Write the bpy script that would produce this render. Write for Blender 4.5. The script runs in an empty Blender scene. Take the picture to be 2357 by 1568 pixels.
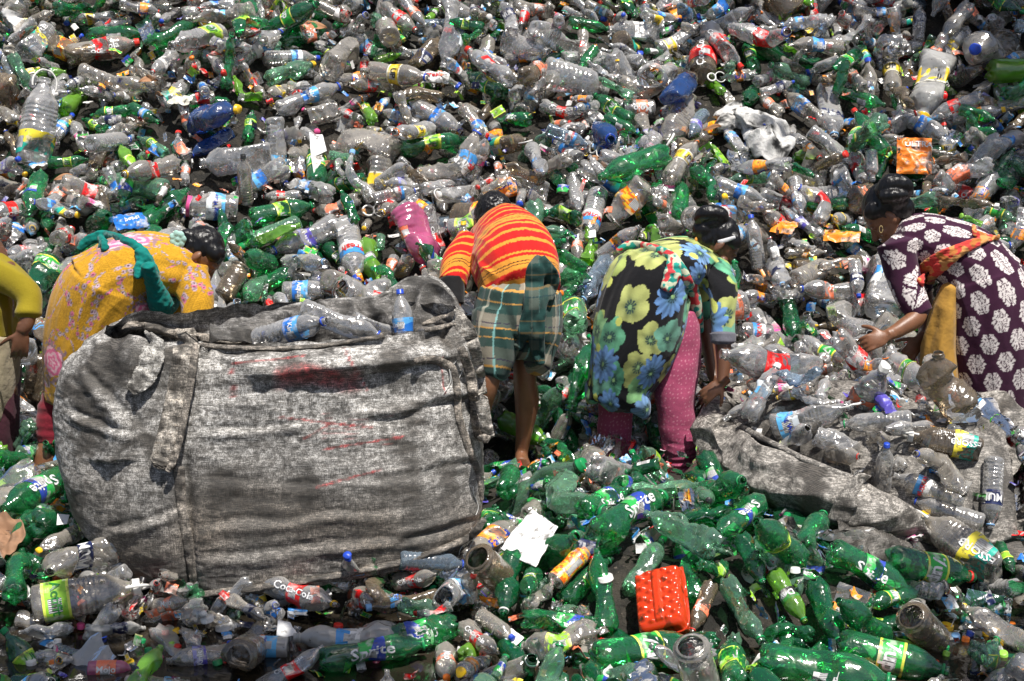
import bpy, math, random
import numpy as np
from mathutils import Vector, Matrix, Euler
sc = bpy.context.scene
C = sc.collection
R = math.radians
random.seed(7); RNG = np.random.default_rng(7)

# ---------------------------------------------------------------- camera, sky, sun, exposure
CAMZ, PITCH, F = 2.09, R(14), 3450.0            # F in units of a 2357 px wide frame
cd = bpy.data.cameras.new('camera'); cam = bpy.data.objects.new('camera', cd); C.objects.link(cam)
cam.location = (0, 0, CAMZ); cam.rotation_euler = (R(90) - PITCH, 0, 0)
cd.sensor_width = 36; cd.lens = 36 * F / 2357; cd.clip_start = .05; cd.clip_end = 400
sc.camera = cam
SUN_EL, SUN_AZ = R(69), R(150)                  # azimuth from +Y (away from the lens) towards +X
w = bpy.data.worlds.new('World'); sc.world = w; w.use_nodes = True
nt = w.node_tree; sky = nt.nodes.new('ShaderNodeTexSky'); sky.sky_type = 'NISHITA'; sky.sun_disc = False
sky.sun_elevation = SUN_EL; sky.sun_rotation = SUN_AZ; sky.dust_density = 3
bg = nt.nodes['Background']; bg.inputs[1].default_value = .075
nt.links.new(sky.outputs[0], bg.inputs[0])
ld = bpy.data.lights.new('sun', 'SUN'); sun = bpy.data.objects.new('sun', ld); C.objects.link(sun)
ld.energy = 5.0; ld.angle = R(.5); ld.color = (1, .96, .9)
sd = Vector((math.sin(SUN_AZ) * math.cos(SUN_EL), math.cos(SUN_AZ) * math.cos(SUN_EL), math.sin(SUN_EL)))
sun.rotation_euler = (-sd).to_track_quat('-Z', 'Y').to_euler(); sun.location = (0, 0, 12)
sc.view_settings.view_transform = 'Standard'; sc.view_settings.look = 'None'
sc.view_settings.exposure = 0.28; sc.view_settings.gamma = 1; sc.view_settings.use_curve_mapping = False
sc.render.engine = 'CYCLES'
cy = sc.cycles
cy.max_bounces = 7; cy.diffuse_bounces = 2; cy.glossy_bounces = 2; cy.transmission_bounces = 4
cy.transparent_max_bounces = 14; cy.use_denoising = True; cy.caustics_reflective = False; cy.caustics_refractive = False
cy.use_adaptive_sampling = True; cy.adaptive_threshold = .015
try: cy.denoiser = 'OPENIMAGEDENOISE'; cy.denoising_input_passes = 'RGB_ALBEDO_NORMAL'
except Exception: pass

# ---------------------------------------------------------------- helpers
cp, sp = math.cos(PITCH), math.sin(PITCH)
def raydir(px, py):
    a = (px - 1178.5) / F; b = (784 - py) / F
    return Vector((a, cp + b * sp, -sp + b * cp))
def at(px, py, Y):                              # the point of the vertical plane y = Y seen at that place
    d = raydir(px, py); return Vector((0, 0, CAMZ)) + d * (Y / d.y)
def proj(P):                                    # numpy: world points -> frame coordinates
    P = np.asarray(P, float); x, y, z = P[..., 0], P[..., 1], P[..., 2] - CAMZ
    dep = y * cp - z * sp; up = y * sp + z * cp
    return 1178.5 + F * x / dep, 784 - F * up / dep, dep
_h = np.random.default_rng(3); PERM = _h.permutation(512); GR = _h.normal(size=(512, 3)); GR /= np.linalg.norm(GR, axis=1)[:, None]
def pn(P, s=1.0, off=0.0):                      # vectorised gradient noise, about -0.7 .. 0.7
    P = np.asarray(P, float) * s + off; i = np.floor(P).astype(int); f = P - i; u = f * f * f * (f * (f * 6 - 15) + 10)
    out = 0
    for a in (0, 1):
        for b in (0, 1):
            for c in (0, 1):
                k = PERM[(PERM[(PERM[(i[..., 0] + a) & 511] + i[..., 1] + b) & 511] + i[..., 2] + c) & 511]
                g = (GR[k] * (f - (a, b, c))).sum(-1)
                out = out + g * (u[..., 0] if a else 1 - u[..., 0]) * (u[..., 1] if b else 1 - u[..., 1]) * (u[..., 2] if c else 1 - u[..., 2])
    return out * 1.5
def sst(a, b, x): t = np.clip((x - a) / (b - a), 0, 1); return t * t * (3 - 2 * t)
def H(x, y):                                    # height of the ground and of the heap under the bottles
    x = np.asarray(x, float); y = np.asarray(y, float)
    P = np.stack([x, y, np.zeros_like(x)], -1)
    h = .70 * np.clip(y - 6.18, 0, 9) - .05
    h = np.where(y > 6.0, np.maximum(h, -.05), -.05) + .10 * sst(5.9, 6.6, y) * pn(P, .9, 3.1) + .05 * sst(5.9, 6.4, y) * pn(P, 2.3, 9.1)
    g = .16 * sst(-.3, .35, x) * sst(4.25, 4.75, y + .12 * pn(P, 1.3)) * (1 - .85 * sst(1.15, 1.55, x) * (1 - sst(4.9, 5.3, y)))
    g = g * (1 - .4 * sst(5.5, 6.0, y))
    g2 = .12 * sst(-1.25, -1.5, x) * sst(4.7, 5.1, y)
    g3 = .05 * sst(4.45, 4.75, y)
    edge = -.05 * (1 - sst(4.2, 4.6, y)) * (1 - sst(-.6, 0.1, x)) - .05 * sst(1.05, 1.4, x) * (1 - sst(4.75, 5.0, y))
    return h + g + g2 + g3 + edge
def on(px, py, lift=0.0):                       # the point of the heap seen at that place
    d = raydir(px, py); t0 = 3.2; o = Vector((0, 0, CAMZ)); t = t0
    while t < 14:
        p = o + d * t
        if p.z < float(H(p.x, p.y)) + lift: break
        t += .02
    return p
def nodes(name):
    m = bpy.data.materials.new(name); m.use_nodes = True; n = m.node_tree; n.nodes.clear()
    o = n.nodes.new('ShaderNodeOutputMaterial')
    class G: pass
    g = G(); g.m = m; g.n = n; g.o = o
    def N(t, **k):
        x = n.nodes.new('ShaderNode' + t)
        for a, v in k.items():
            if a[0] == '_': x.inputs[int(a[1:])].default_value = v
            else: setattr(x, a, v)
        return x
    def L(a, b, c=0, d=0): n.links.new(a.outputs[c] if hasattr(a, 'outputs') else a, b.inputs[d] if hasattr(b, 'inputs') else b)
    def noise(scale, detail=3, coord=None, rough=.55, dist=0.0):
        x = N('TexNoise'); x.inputs['Scale'].default_value = scale; x.inputs['Detail'].default_value = detail
        x.inputs['Roughness'].default_value = rough; x.inputs['Distortion'].default_value = dist
        if coord is not None: n.links.new(coord, x.inputs['Vector'])
        return x
    def ramp(src, a, b, c0=(0, 0, 0, 1), c1=(1, 1, 1, 1)):
        x = N('ValToRGB'); x.color_ramp.elements[0].position = a; x.color_ramp.elements[1].position = b
        x.color_ramp.elements[0].color = c0; x.color_ramp.elements[1].color = c1; n.links.new(src, x.inputs[0]); return x.outputs[0]
    def mixc(fac, a, b, mode='MIX'):
        x = N('MixRGB', blend_type=mode)
        for i, v in ((0, fac), (1, a), (2, b)):
            if hasattr(v, 'is_linked') or hasattr(v, 'links'): n.links.new(v, x.inputs[i])
            else: x.inputs[i].default_value = v if i == 0 else (v + (1,) if len(v) == 3 else v)
        return x.outputs[0]
    def math_(op, a, b=0.0, cl=False):
        x = N('Math', operation=op); x.use_clamp = cl
        for i, v in ((0, a), (1, b)):
            if hasattr(v, 'links'): n.links.new(v, x.inputs[i])
            else: x.inputs[i].default_value = v
        return x.outputs[0]
    def bump(h, strength, dist, nrm=None):
        x = N('Bump'); x.inputs['Strength'].default_value = strength; x.inputs['Distance'].default_value = dist
        n.links.new(h, x.inputs['Height'])
        if nrm is not None: n.links.new(nrm, x.inputs['Normal'])
        return x.outputs[0]
    def coord(k='Object'): return N('TexCoord').outputs[k]
    def bsdf(col, rough=.6, nrm=None, spec=.5, **k):
        x = N('BsdfPrincipled'); x.inputs['Roughness'].default_value = rough; x.inputs['Specular IOR Level'].default_value = spec
        if hasattr(col, 'links'): n.links.new(col, x.inputs['Base Color'])
        else: x.inputs['Base Color'].default_value = col + (1,) if len(col) == 3 else col
        if nrm is not None: n.links.new(nrm, x.inputs['Normal'])
        for a, v in k.items(): x.inputs[a.replace('_', ' ')].default_value = v
        n.links.new(x.outputs[0], o.inputs[0]); return x
    for f in (N, L, noise, ramp, mixc, math_, bump, coord, bsdf): setattr(g, f.__name__, f)
    return g
def pydata(name, V, Fc, mats=(), mi=None, uv=None, smooth=True, col=None):
    me = bpy.data.meshes.new(name); V = np.asarray(V, np.float32)
    if isinstance(Fc, np.ndarray):
        k = Fc.shape[1]; lv = Fc.ravel(); ls = np.arange(len(Fc)) * k; 
    else:
        lens = np.array([len(f) for f in Fc]); lv = np.fromiter((i for f in Fc for i in f), int, lens.sum()); ls = np.concatenate([[0], np.cumsum(lens)[:-1]])
    me.vertices.add(len(V)); me.vertices.foreach_set('co', V.ravel())
    me.loops.add(len(lv)); me.loops.foreach_set('vertex_index', lv.astype(np.int32))
    me.polygons.add(len(ls)); me.polygons.foreach_set('loop_start', ls.astype(np.int32))
    for m in mats: me.materials.append(m)
    if mi is not None: me.polygons.foreach_set('material_index', np.asarray(mi, np.int32))
    me.update(calc_edges=True); me.validate()
    me.polygons.foreach_set('use_smooth', np.full(len(me.polygons), smooth))
    if uv is not None:
        l = me.uv_layers.new(name='UVMap'); lv2 = np.empty(len(me.loops), np.int32); me.loops.foreach_get('vertex_index', lv2)
        l.data.foreach_set('uv', np.asarray(uv, np.float32)[lv2].ravel())
    if col is not None:
        a = me.color_attributes.new('print', 'FLOAT_COLOR', 'POINT'); c4 = np.ones((len(V), 4), np.float32); c4[:, :3] = col; a.data.foreach_set('color', c4.ravel())
    return me
def link(name, me, parent=None, loc=None):
    o = bpy.data.objects.new(name, me); C.objects.link(o)
    if parent is not None: o.parent = parent
    if loc is not None: o.location = loc
    return o
def tag(o, label=None, cat=None, group=None, kind=None):
    for k, v in (('label', label), ('category', cat), ('group', group), ('kind', kind)):
        if v: o[k] = v
    return o
def thing(name, label, cat, loc=(0, 0, 0), group=None):
    o = bpy.data.objects.new(name, None); o.empty_display_size = .05; C.objects.link(o); o.location = loc
    return tag(o, label, cat, group)
def grid_faces(nu, nv, closed=False, base=0):   # nu rows, nv columns
    j = np.arange(nv if closed else nv - 1); i = np.arange(nu - 1)
    I, J = np.meshgrid(i, j, indexing='ij'); J2 = (J + 1) % nv
    return np.stack([I * nv + J, I * nv + J2, (I + 1) * nv + J2, (I + 1) * nv + J], -1).reshape(-1, 4) + base
def catmull(P, n):
    P = np.asarray(P, float); k = len(P) - 1
    if k < 2: t = np.linspace(0, 1, n)[:, None]; return P[0] * (1 - t) + P[-1] * t
    t = np.linspace(0, k, n); i = np.minimum(t.astype(int), k - 1); f = (t - i)[:, None]
    E = np.vstack([2 * P[0] - P[1], P, 2 * P[-1] - P[-2]])
    a, b, c, d = E[i], E[i + 1], E[i + 2], E[i + 3]
    return .5 * (2 * b + (c - a) * f + (2 * a - 5 * b + 4 * c - d) * f ** 2 + (3 * b - a - 3 * c + d) * f ** 3)
# ---------------------------------------------------------------- plastics, labels, caps
def pet(name, tint, film, amt, glow=.35, rough=.14, crink=.5, dirtc=(.10, .08, .055), dirt=1.0, edge=.6, sp0=.05):
    g = nodes(name); co = g.coord()
    d1 = g.ramp(g.noise(14, 5, co).outputs[0], .52, .72); d2 = g.ramp(g.noise(70, 4, co, .65).outputs[0], .66, .71)
    dm = g.math_('MULTIPLY', g.math_('MAXIMUM', g.math_('MULTIPLY', d1, .55), d2), dirt, True)
    lw = g.N('LayerWeight'); lw.inputs[0].default_value = .45
    h = g.noise(30, 2, co, .45, .8); n = g.bump(h.outputs[0], crink, .006)
    cr = g.math_('ABSOLUTE', g.math_('SUBTRACT', g.noise(19, 1, co, .4, .6).outputs[0], .5)); n = g.bump(cr, crink * .8, .016, n); n = g.bump(g.noise(150, 2, co).outputs[0], crink * .25, .0015, n); g.n.links.new(n, lw.inputs['Normal'])
    op = g.math_('ADD', g.math_('MULTIPLY', lw.outputs['Facing'], edge), amt)
    op = g.math_('MAXIMUM', op, g.math_('MULTIPLY', dm, .92), True)
    dc = g.mixc(dm, film, dirtc)
    df = g.N('BsdfDiffuse'); tl = g.N('BsdfTranslucent'); tr = g.N('BsdfTransparent'); gl = g.N('BsdfGlossy')
    g.n.links.new(dc, df.inputs[0]); g.n.links.new(dc, tl.inputs[0]); g.n.links.new(n, df.inputs['Normal'])
    tr.inputs[0].default_value = tint + (1,); gl.inputs['Roughness'].default_value = rough; gl.inputs[0].default_value = (1, 1, 1, 1)
    g.n.links.new(n, gl.inputs['Normal'])
    m1 = g.N('MixShader'); m1.inputs[0].default_value = glow; g.L(df, m1, 0, 1); g.L(tl, m1, 0, 2)
    m2 = g.N('MixShader'); g.n.links.new(op, m2.inputs[0]); g.L(tr, m2, 0, 1); g.L(m1, m2, 0, 2)
    fr = g.N('Fresnel'); fr.inputs[0].default_value = 1.5; g.n.links.new(n, fr.inputs['Normal'])
    ff = g.math_('ADD', g.math_('MULTIPLY', fr.outputs[0], 1.25), sp0, True)
    m3 = g.N('MixShader'); g.n.links.new(ff, m3.inputs[0]); g.L(m2, m3, 0, 1); g.L(gl, m3, 0, 2); g.L(m3, g.o)
    return g.m
PET = {
 'clear': pet('clear_plastic', (.975, .97, .96), (.97, .95, .92), .15, rough=.12, crink=.6, dirt=.8, edge=.62, sp0=.12),
 'smoky': pet('dusty_plastic', (.90, .87, .82), (.76, .70, .61), .20, crink=.5, dirt=1.1, rough=.16, edge=.6, sp0=.10),
 'muddy': pet('muddy_plastic', (.66, .58, .46), (.30, .23, .15), .34, dirt=1.5, rough=.2),
 'bluish': pet('pale_blue_plastic', (.74, .85, .95), (.45, .58, .72), .16, rough=.09),
 'green': pet('green_plastic', (.22, .84, .38), (.07, .56, .22), .20, glow=.6, dirt=1.1, rough=.12, edge=.45, crink=.6),
 'dark_green': pet('dark_green_plastic', (.08, .60, .25), (.02, .30, .11), .30, glow=.55, dirt=1.1, rough=.12, edge=.45, crink=.6),
 'sea_green': pet('pale_green_plastic', (.52, .90, .64), (.34, .68, .44), .20, glow=.5, rough=.13, dirt=1.2, edge=.5),
 'lime': pet('lime_plastic', (.55, .95, .20), (.34, .78, .08), .45, glow=.55, dirt=.5),
 'amber': pet('brown_plastic', (.40, .20, .08), (.16, .06, .02), .45),
 'blue': pet('blue_plastic', (.10, .22, .55), (.03, .10, .34), .45),
 'pink': pet('pink_plastic', (.9, .35, .55), (.8, .16, .36), .6),
 'red': pet('red_plastic', (.75, .10, .06), (.5, .03, .02), .5),
 'milk': pet('milky_plastic', (.8, .8, .78), (.62, .61, .58), .72),
}
def printed(name, a, b, mode=0, sc_=1.0, rough=.38):
    g = nodes(name); uv = g.coord('UV'); s = g.N('SeparateXYZ'); g.n.links.new(uv, s.inputs[0]); u, v = s.outputs[0], s.outputs[1]
    co = g.coord()
    if mode == 0:   k = g.math_('GREATER_THAN', g.math_('ABSOLUTE', g.math_('SUBTRACT', v, .5)), .40)
    elif mode == 1: k = g.math_('GREATER_THAN', v, .5)
    elif mode == 2:
        wv = g.math_('SINE', g.math_('MULTIPLY', u, 14.0)); k = g.math_('GREATER_THAN', g.math_('ADD', v, g.math_('MULTIPLY', wv, .12)), .55)
    else: k = g.ramp(g.noise(9 * sc_, 3, uv).outputs[0], .48, .52)
    c = g.mixc(k, a, b)
    # a block of small print and a bar code, as darker and lighter lines
    blk = g.math_('MULTIPLY', g.math_('LESS_THAN', g.math_('FRACT', g.math_('MULTIPLY', u, 2.0)), .22), g.math_('LESS_THAN', g.math_('ABSOLUTE', g.math_('SUBTRACT', v, .45)), .25))
    ln = g.math_('GREATER_THAN', g.math_('SINE', g.math_('MULTIPLY', u, 420.0)), 0.0)
    c = g.mixc(blk, c, g.mixc(ln, (.7, .7, .68), (.12, .12, .13)))
    wear = g.ramp(g.noise(22, 4, co).outputs[0], .54, .62); c = g.mixc(g.math_('MULTIPLY', wear, .6), c, (.62, .6, .56))
    dr = g.ramp(g.noise(40, 5, co).outputs[0], .56, .66); c = g.mixc(g.math_('MULTIPLY', dr, .8), c, (.08, .065, .05))
    n = g.bump(g.noise(45, 3, co, .5, 1.0).outputs[0], .45, .004)
    g.bsdf(c, rough, n); return g.m
LAB = {
 'red': printed('red_label', (.72, .012, .012), (.75, .03, .03), 0), 'orange': printed('orange_label', (.90, .22, .02), (.95, .40, .03), 3),
 'coral': printed('coral_label', (.88, .20, .09), (.85, .25, .14), 3),
 'green': printed('green_label', (.03, .42, .06), (.80, .80, .10), 0), 'lime': printed('lime_label', (.30, .62, .04), (.75, .85, .12), 0),
 'sprite': printed('green_and_blue_label', (.03, .42, .08), (.03, .07, .42), 2), 'blue': printed('blue_label', (.02, .17, .60), (.10, .40, .80), 2),
 'sky': printed('sky_blue_label', (.12, .45, .80), (.75, .82, .86), 2), 'navy': printed('navy_label', (.010, .017, .07), (.02, .03, .11), 0),
 'yellow': printed('yellow_label', (.85, .60, .03), (.75, .72, .6), 0), 'white': printed('white_label', (.78, .77, .74), (.72, .71, .7), 3),
 'wb': printed('white_and_blue_label', (.78, .78, .77), (.05, .28, .66), 1), 'black': printed('black_label', (.02, .02, .02), (.05, .30, .05), 2),
 'teal': printed('teal_and_yellow_label', (.02, .42, .32), (.88, .74, .06), 2), 'violet': printed('violet_label', (.10, .08, .42), (.3, .3, .6), 2),
 'magenta': printed('pink_label', (.80, .10, .35), (.85, .8, .8), 1), 'flame': printed('flame_label', (.82, .14, .01), (.95, .55, .03), 3, .8),
}
def solid(name, c, rough=.35, spec=.5, wear=.35, bmp=.15):
    g = nodes(name); co = g.coord(); d = g.ramp(g.noise(60, 4, co).outputs[0], .55, .68)
    cc = g.mixc(g.math_('MULTIPLY', d, wear), c, (.09, .07, .05)); g.bsdf(cc, rough, g.bump(g.noise(80, 3, co).outputs[0], bmp, .003), spec); return g.m
CAP = {'red': solid('red_cap', (.62, .03, .02)), 'blue': solid('blue_cap', (.02, .07, .50)), 'green': solid('green_cap', (.01, .27, .08)),
 'white': solid('white_cap', (.72, .71, .68)), 'yellow': solid('yellow_cap', (.85, .52, .02)), 'orange': solid('orange_cap', (.85, .20, .02)),
 'black': solid('black_cap', (.02, .02, .022)), 'lime': solid('lime_cap', (.30, .62, .08)), 'sky': solid('light_blue_cap', (.20, .40, .68)), 'pink': solid('pink_cap', (.8, .1, .3))}
INK = {'white': solid('white_ink', (.8, .8, .8), wear=.6), 'blue': solid('blue_ink', (.015, .04, .38), wear=.6), 'red': solid('red_ink', (.62, .01, .01), wear=.6), 'black': solid('black_ink', (.015, .015, .015), wear=.6), 'green': solid('green_ink', (.02, .2, .03), wear=.6)}
MATS = {}
for d_, p_ in ((PET, 'p_'), (LAB, 'l_'), (CAP, 'c_'), (INK, 'i_')):
    for k_, m_ in d_.items(): MATS[p_ + k_] = m_
MLIST = list(MATS.keys()); MIDX = {k: i for i, k in enumerate(MLIST)}

# ---------------------------------------------------------------- shapes of bottles (metres, base at 0, axis +Z)
# type: length, radius, profile (z/L, r/R), petals, ribs (from, to, count, depth), label (z0/L, z1/L), neck radius
def soda(w=.90): return [(0, .55), (.02, .80), (.06, .96), (.12, 1.0), (.26, .99), (.38, w), (.46, w + .02), (.58, .98), (.66, 1.0), (.76, .86), (.85, .58), (.905, .36), (.93, .29), (1.0, .28)]
def straight(): return [(0, .70), (.015, .90), (.04, .99), (.08, 1.0), (.30, 1.0), (.55, 1.0), (.70, 1.0), (.76, .94), (.83, .70), (.89, .42), (.92, .31), (1.0, .30)]
TY = {
 'soda_large': dict(L=.315, R=.051, prof=soda(.93), pet=5, lab=(.36, .60), ribs=None),
 'soda_mid':   dict(L=.245, R=.038, prof=soda(.86), pet=5, lab=(.40, .60), ribs=None),
 'soda_small': dict(L=.185, R=.030, prof=soda(.84), pet=5, lab=(.42, .63), ribs=None),
 'water_large':dict(L=.305, R=.043, prof=straight(), pet=0, lab=(.48, .68), ribs=(.08, .46, 7, .05)),
 'water_small':dict(L=.205, R=.032, prof=straight(), pet=0, lab=(.50, .70), ribs=(.08, .48, 6, .06)),
 'club':       dict(L=.235, R=.034, prof=soda(.80), pet=5, lab=(.42, .62), ribs=(.1, .3, 5, .03)),
 'oil':        dict(L=.30, R=.060, prof=[(0, .86), (.02, .97), (.05, 1.0), (.3, 1.0), (.62, 1.0), (.72, .92), (.82, .62), (.88, .40), (.92, .33), (1, .33)], pet=0, lab=(.10, .36), ribs=(.42, .66, 5, .05), sq=.16),
 'drum':       dict(L=.33, R=.088, prof=[(0, .80), (.02, .95), (.05, 1.0), (.3, 1.0), (.66, 1.0), (.76, .90), (.86, .52), (.90, .30), (.93, .26), (1, .26)], pet=0, lab=(.30, .55), ribs=(.08, .66, 8, .035), sq=.10),
 'jar':        dict(L=.19, R=.055, prof=[(0, .88), (.02, .98), (.06, 1.0), (.3, 1.0), (.72, 1.0), (.80, .95), (.86, .84), (.90, .80), (1, .80)], pet=0, lab=(.25, .62), ribs=None),
 'flask':      dict(L=.135, R=.026, prof=[(0, .9), (.02, 1.0), (.4, 1.0), (.66, 1.0), (.76, .8), (.82, .5), (.86, .42), (1, .42)], pet=0, lab=(.18, .58), ribs=None),
}
def crush(P, T, var):                           # the same dents for the body, label, lettering and cap of one variant
    if var == 0: return P
    r = np.random.default_rng(hash_(T) + var * 17); L, Rr = TY[T]['L'], TY[T]['R']; P = P.copy()
    if var in (2, 4, 5):                        # flattened
        k = {2: .72, 4: .5, 5: .6}[var]; f = np.exp(-((P[:, 2] / L - .42) / .34) ** 2); a = r.uniform(0, 6)
        c, s = math.cos(a), math.sin(a); x = P[:, 0] * c + P[:, 1] * s; y = -P[:, 0] * s + P[:, 1] * c
        x *= 1 - (1 - k) * f; y *= 1 + (1 - k) * .35 * f; P[:, 0] = x * c - y * s; P[:, 1] = x * s + y * c
    n = {1: 2, 2: 5, 3: 6, 4: 9, 5: 7}[var]
    for _ in range(n):                          # creased facets
        zc = r.uniform(.1, .75) * L; a = r.uniform(0, 6.28); tl = r.uniform(-.6, .6)
        nn = np.array([math.cos(a) * math.cos(tl), math.sin(a) * math.cos(tl), math.sin(tl)]); q = np.array([0, 0, zc]) + nn * Rr * r.uniform(.45, .82)
        d = (P - q) @ nn; f = (d > 0) * np.exp(-((P[:, 2] - zc) / (L * .28)) ** 2); P = P - nn * (d * f * 1.25)[:, None]
    if var in (3, 4, 5):                        # bent
        b = {3: .5, 4: .8, 5: 1.2}[var] * r.choice([-1, 1]); z = P[:, 2] / L; th = b * sst(.25, .75, z); 
        zz = P[:, 2] - L * .5; m = np.stack([P[:, 0] * np.cos(th) + zz * np.sin(th) * (z > .0), P[:, 1], L * .5 + zz * np.cos(th) - P[:, 0] * np.sin(th)], 1); P = m
    P += (pn(P, 42, var * 3.3)[:, None] * np.array([1, 1, .3])) * .0035 * (1 if var < 3 else 1.7)
    return P
def hash_(s): return sum(ord(c) * (i + 3) for i, c in enumerate(s))
def body_part(T, seg=20, rows=26):
    t = TY[T]; pr = np.array(t['prof']); zi = np.unique(np.concatenate([np.linspace(0, .92, rows), pr[:, 0]])); ri = np.interp(zi, pr[:, 0], pr[:, 1])
    if t['ribs']:
        a, b, n, dp = t['ribs']; m = (zi > a) & (zi < b); zi2 = np.linspace(a, b, n * 4 + 1); zi = np.unique(np.concatenate([zi[~m], zi2])); ri = np.interp(zi, pr[:, 0], pr[:, 1])
        k = (zi > a) & (zi < b); ri[k] -= dp * (.5 - .5 * np.cos((zi[k] - a) / (b - a) * n * 2 * math.pi))
    zi = np.concatenate([[0.035, .012], zi]); ri = np.concatenate([[.02, .3], ri])
    # threads and the collar ring of the neck
    zi = np.concatenate([zi[:-1], [.935, .94, .948, .955, .99, 1.0, 1.0]]); rn = pr[-1, 1]; ri = np.concatenate([ri[:-1], [rn, rn * 1.25, rn * 1.25, rn, rn * 1.02, rn * 1.02, rn * .85]])
    th = np.arange(seg) / seg * 2 * math.pi; Z = np.repeat(zi[:, None], seg, 1) * t['L']; Rr = np.repeat(ri[:, None], seg, 1) * t['R']; TH = np.repeat(th[None], len(zi), 0)
    if t.get('sq'): sq = t['sq'] * np.cos(4 * TH) * ((zi > .01) & (zi < .8))[:, None]; Rr = Rr * (1 - sq * .5)
    if t['pet']:
        q = np.cos(t['pet'] * TH); w_ = np.exp(-(zi / .055) ** 2)[:, None]; Rr = Rr * (1 + .16 * w_ * (q - .3)); Z = Z - .030 * t['L'] * w_ * (q * .9) * (Rr > .3 * t['R'])
        Z += .02 * t['L'] * w_
    V = np.stack([Rr * np.cos(TH), Rr * np.sin(TH), Z], -1).reshape(-1, 3); uv = np.stack([TH / 6.2832, Z / t['L']], -1).reshape(-1, 2)
    return V, grid_faces(len(zi), seg, True), uv
def label_part(T, seg=20, arc=1.0, z=None):
    t = TY[T]; a, b = z or t['lab']; pr = np.array(t['prof']); zi = np.linspace(a, b, 7); ri = np.interp(zi, pr[:, 0], pr[:, 1]) * 1.02 + .01
    n = seg + 1; th = np.linspace(0, 2 * math.pi * arc, n); TH, Z = np.meshgrid(th, zi); Rr = np.repeat(ri[:, None], n, 1) * t['R']
    if t.get('sq'): Rr = Rr * (1 - t['sq'] * .5 * np.cos(4 * TH))
    V = np.stack([Rr * np.cos(TH), Rr * np.sin(TH), Z * t['L']], -1).reshape(-1, 3); uv = np.stack([TH / 6.2832, (Z - a) / (b - a)], -1).reshape(-1, 2)
    return V, grid_faces(7, n), uv
def cap_part(T, seg=16, collar=False):
    t = TY[T]; rn = t['prof'][-1][1] * t['R'] * 1.22; L = t['L']; h0, h1 = (.936 * L, .958 * L) if collar else (.95 * L, 1.008 * L + .004)
    if T == 'jar': rn *= .87
    if collar: pr = [(h0, rn * .98), (h0, rn * 1.12), (h1, rn * 1.12), (h1, rn * .95)]
    else: pr = [(h0, rn * .9), (h0, rn * 1.05), (h0 + (h1 - h0) * .22, rn * 1.05), (h0 + (h1 - h0) * .24, rn), (h1 - .0015, rn * .99), (h1, rn * .92), (h1, rn * .03)]
    th = np.arange(seg) / seg * 2 * math.pi; V = []
    for i, (z, r) in enumerate(pr):
        rr = r * (1 + (.035 * (np.arange(seg) % 2) if not collar and 3 <= i <= 4 else 0)); V.append(np.stack([rr * np.cos(th), rr * np.sin(th), np.full(seg, z)], -1))
    V = np.concatenate(V); return V, grid_faces(len(pr), seg, True), np.zeros((len(V), 2))
_txt = {}
def text_mesh(s, bold=True):
    if s in _txt: return _txt[s]
    cu = bpy.data.curves.new('t', 'FONT'); cu.body = s; cu.resolution_u = 2; cu.align_x = 'CENTER'; cu.align_y = 'CENTER'; cu.size = 1
    if bold: cu.offset = .02
    ob = bpy.data.objects.new('t', cu); C.objects.link(ob); bpy.context.view_layer.update()
    me = bpy.data.meshes.new_from_object(ob.evaluated_get(bpy.context.evaluated_depsgraph_get()))
    V = np.empty(len(me.vertices) * 3); me.vertices.foreach_get('co', V); V = V.reshape(-1, 3); Fc = [tuple(p.vertices) for p in me.polygons]
    bpy.data.objects.remove(ob); bpy.data.curves.remove(cu); bpy.data.meshes.remove(me)
    _txt[s] = (V, Fc); return _txt[s]
def text_part(T, s, size, along=True, th0=0.0, z=None, slant=.0):
    V, Fc = text_mesh(s); V = V.copy(); V[:, 0] += V[:, 1] * slant; t = TY[T]; a, b = z or t['lab']; zc = (a + b) / 2 * t['L']
    if along: ax, ar = V[:, 0] * size, -V[:, 1] * size
    else: ax, ar = V[:, 1] * size, V[:, 0] * size
    pr = np.array(t['prof']); zz = zc + ax; r = (np.interp(zz / t['L'], pr[:, 0], pr[:, 1]) * 1.02 + .01) * t['R'] + .0012
    th = th0 + ar / r
    if t.get('sq'): r = r * (1 - t['sq'] * .5 * np.cos(4 * th)) + .001
    W = np.stack([r * np.cos(th), r * np.sin(th), zz], -1); return W, Fc, np.zeros((len(W), 2))
def handle_part(T):                             # the white carrying loop on the neck of an oil bottle
    t = TY[T]; L = t['L']; rn = t['prof'][-1][1] * t['R']; V = []; pts = []
    for a in np.linspace(-.35, 3.49, 18): pts.append((math.cos(a) * rn * 2.0, rn * .2, L * .94 + math.sin(a) * L * .16))
    pts = np.array(pts); n = 6
    for i, p in enumerate(pts):
        tg = pts[min(i + 1, 17)] - pts[max(i - 1, 0)]; tg /= np.linalg.norm(tg); u = np.cross(tg, (0, 1, 0)); 
        for k in range(n): a = k / n * 6.283; V.append(p + u * math.cos(a) * .0035 + np.array((0, 1, 0)) * math.sin(a) * .005)
    return np.array(V), grid_faces(18, n, True), np.zeros((len(V), 2))
PARTS = {}
def part(kind, T, var, *a):                     # cached: (mesh arrays after crushing)
    k = (kind, T, var) + a
    if k not in PARTS:
        f = {'body': body_part, 'label': label_part, 'cap': cap_part, 'text': text_part, 'handle': handle_part}[kind]
        V, Fc, uv = f(T, *a); V = crush(np.asarray(V, float), T, var); PARTS[k] = [V, Fc, uv, {}]
    return k
def part_mesh(k, mat):                          # cached bpy mesh of a part in a material
    V, Fc, uv, ms = PARTS[k]
    if mat not in ms: ms[mat] = pydata(k[0], V, Fc, [MATS[mat]], uv=uv)
    return ms[mat]
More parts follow.
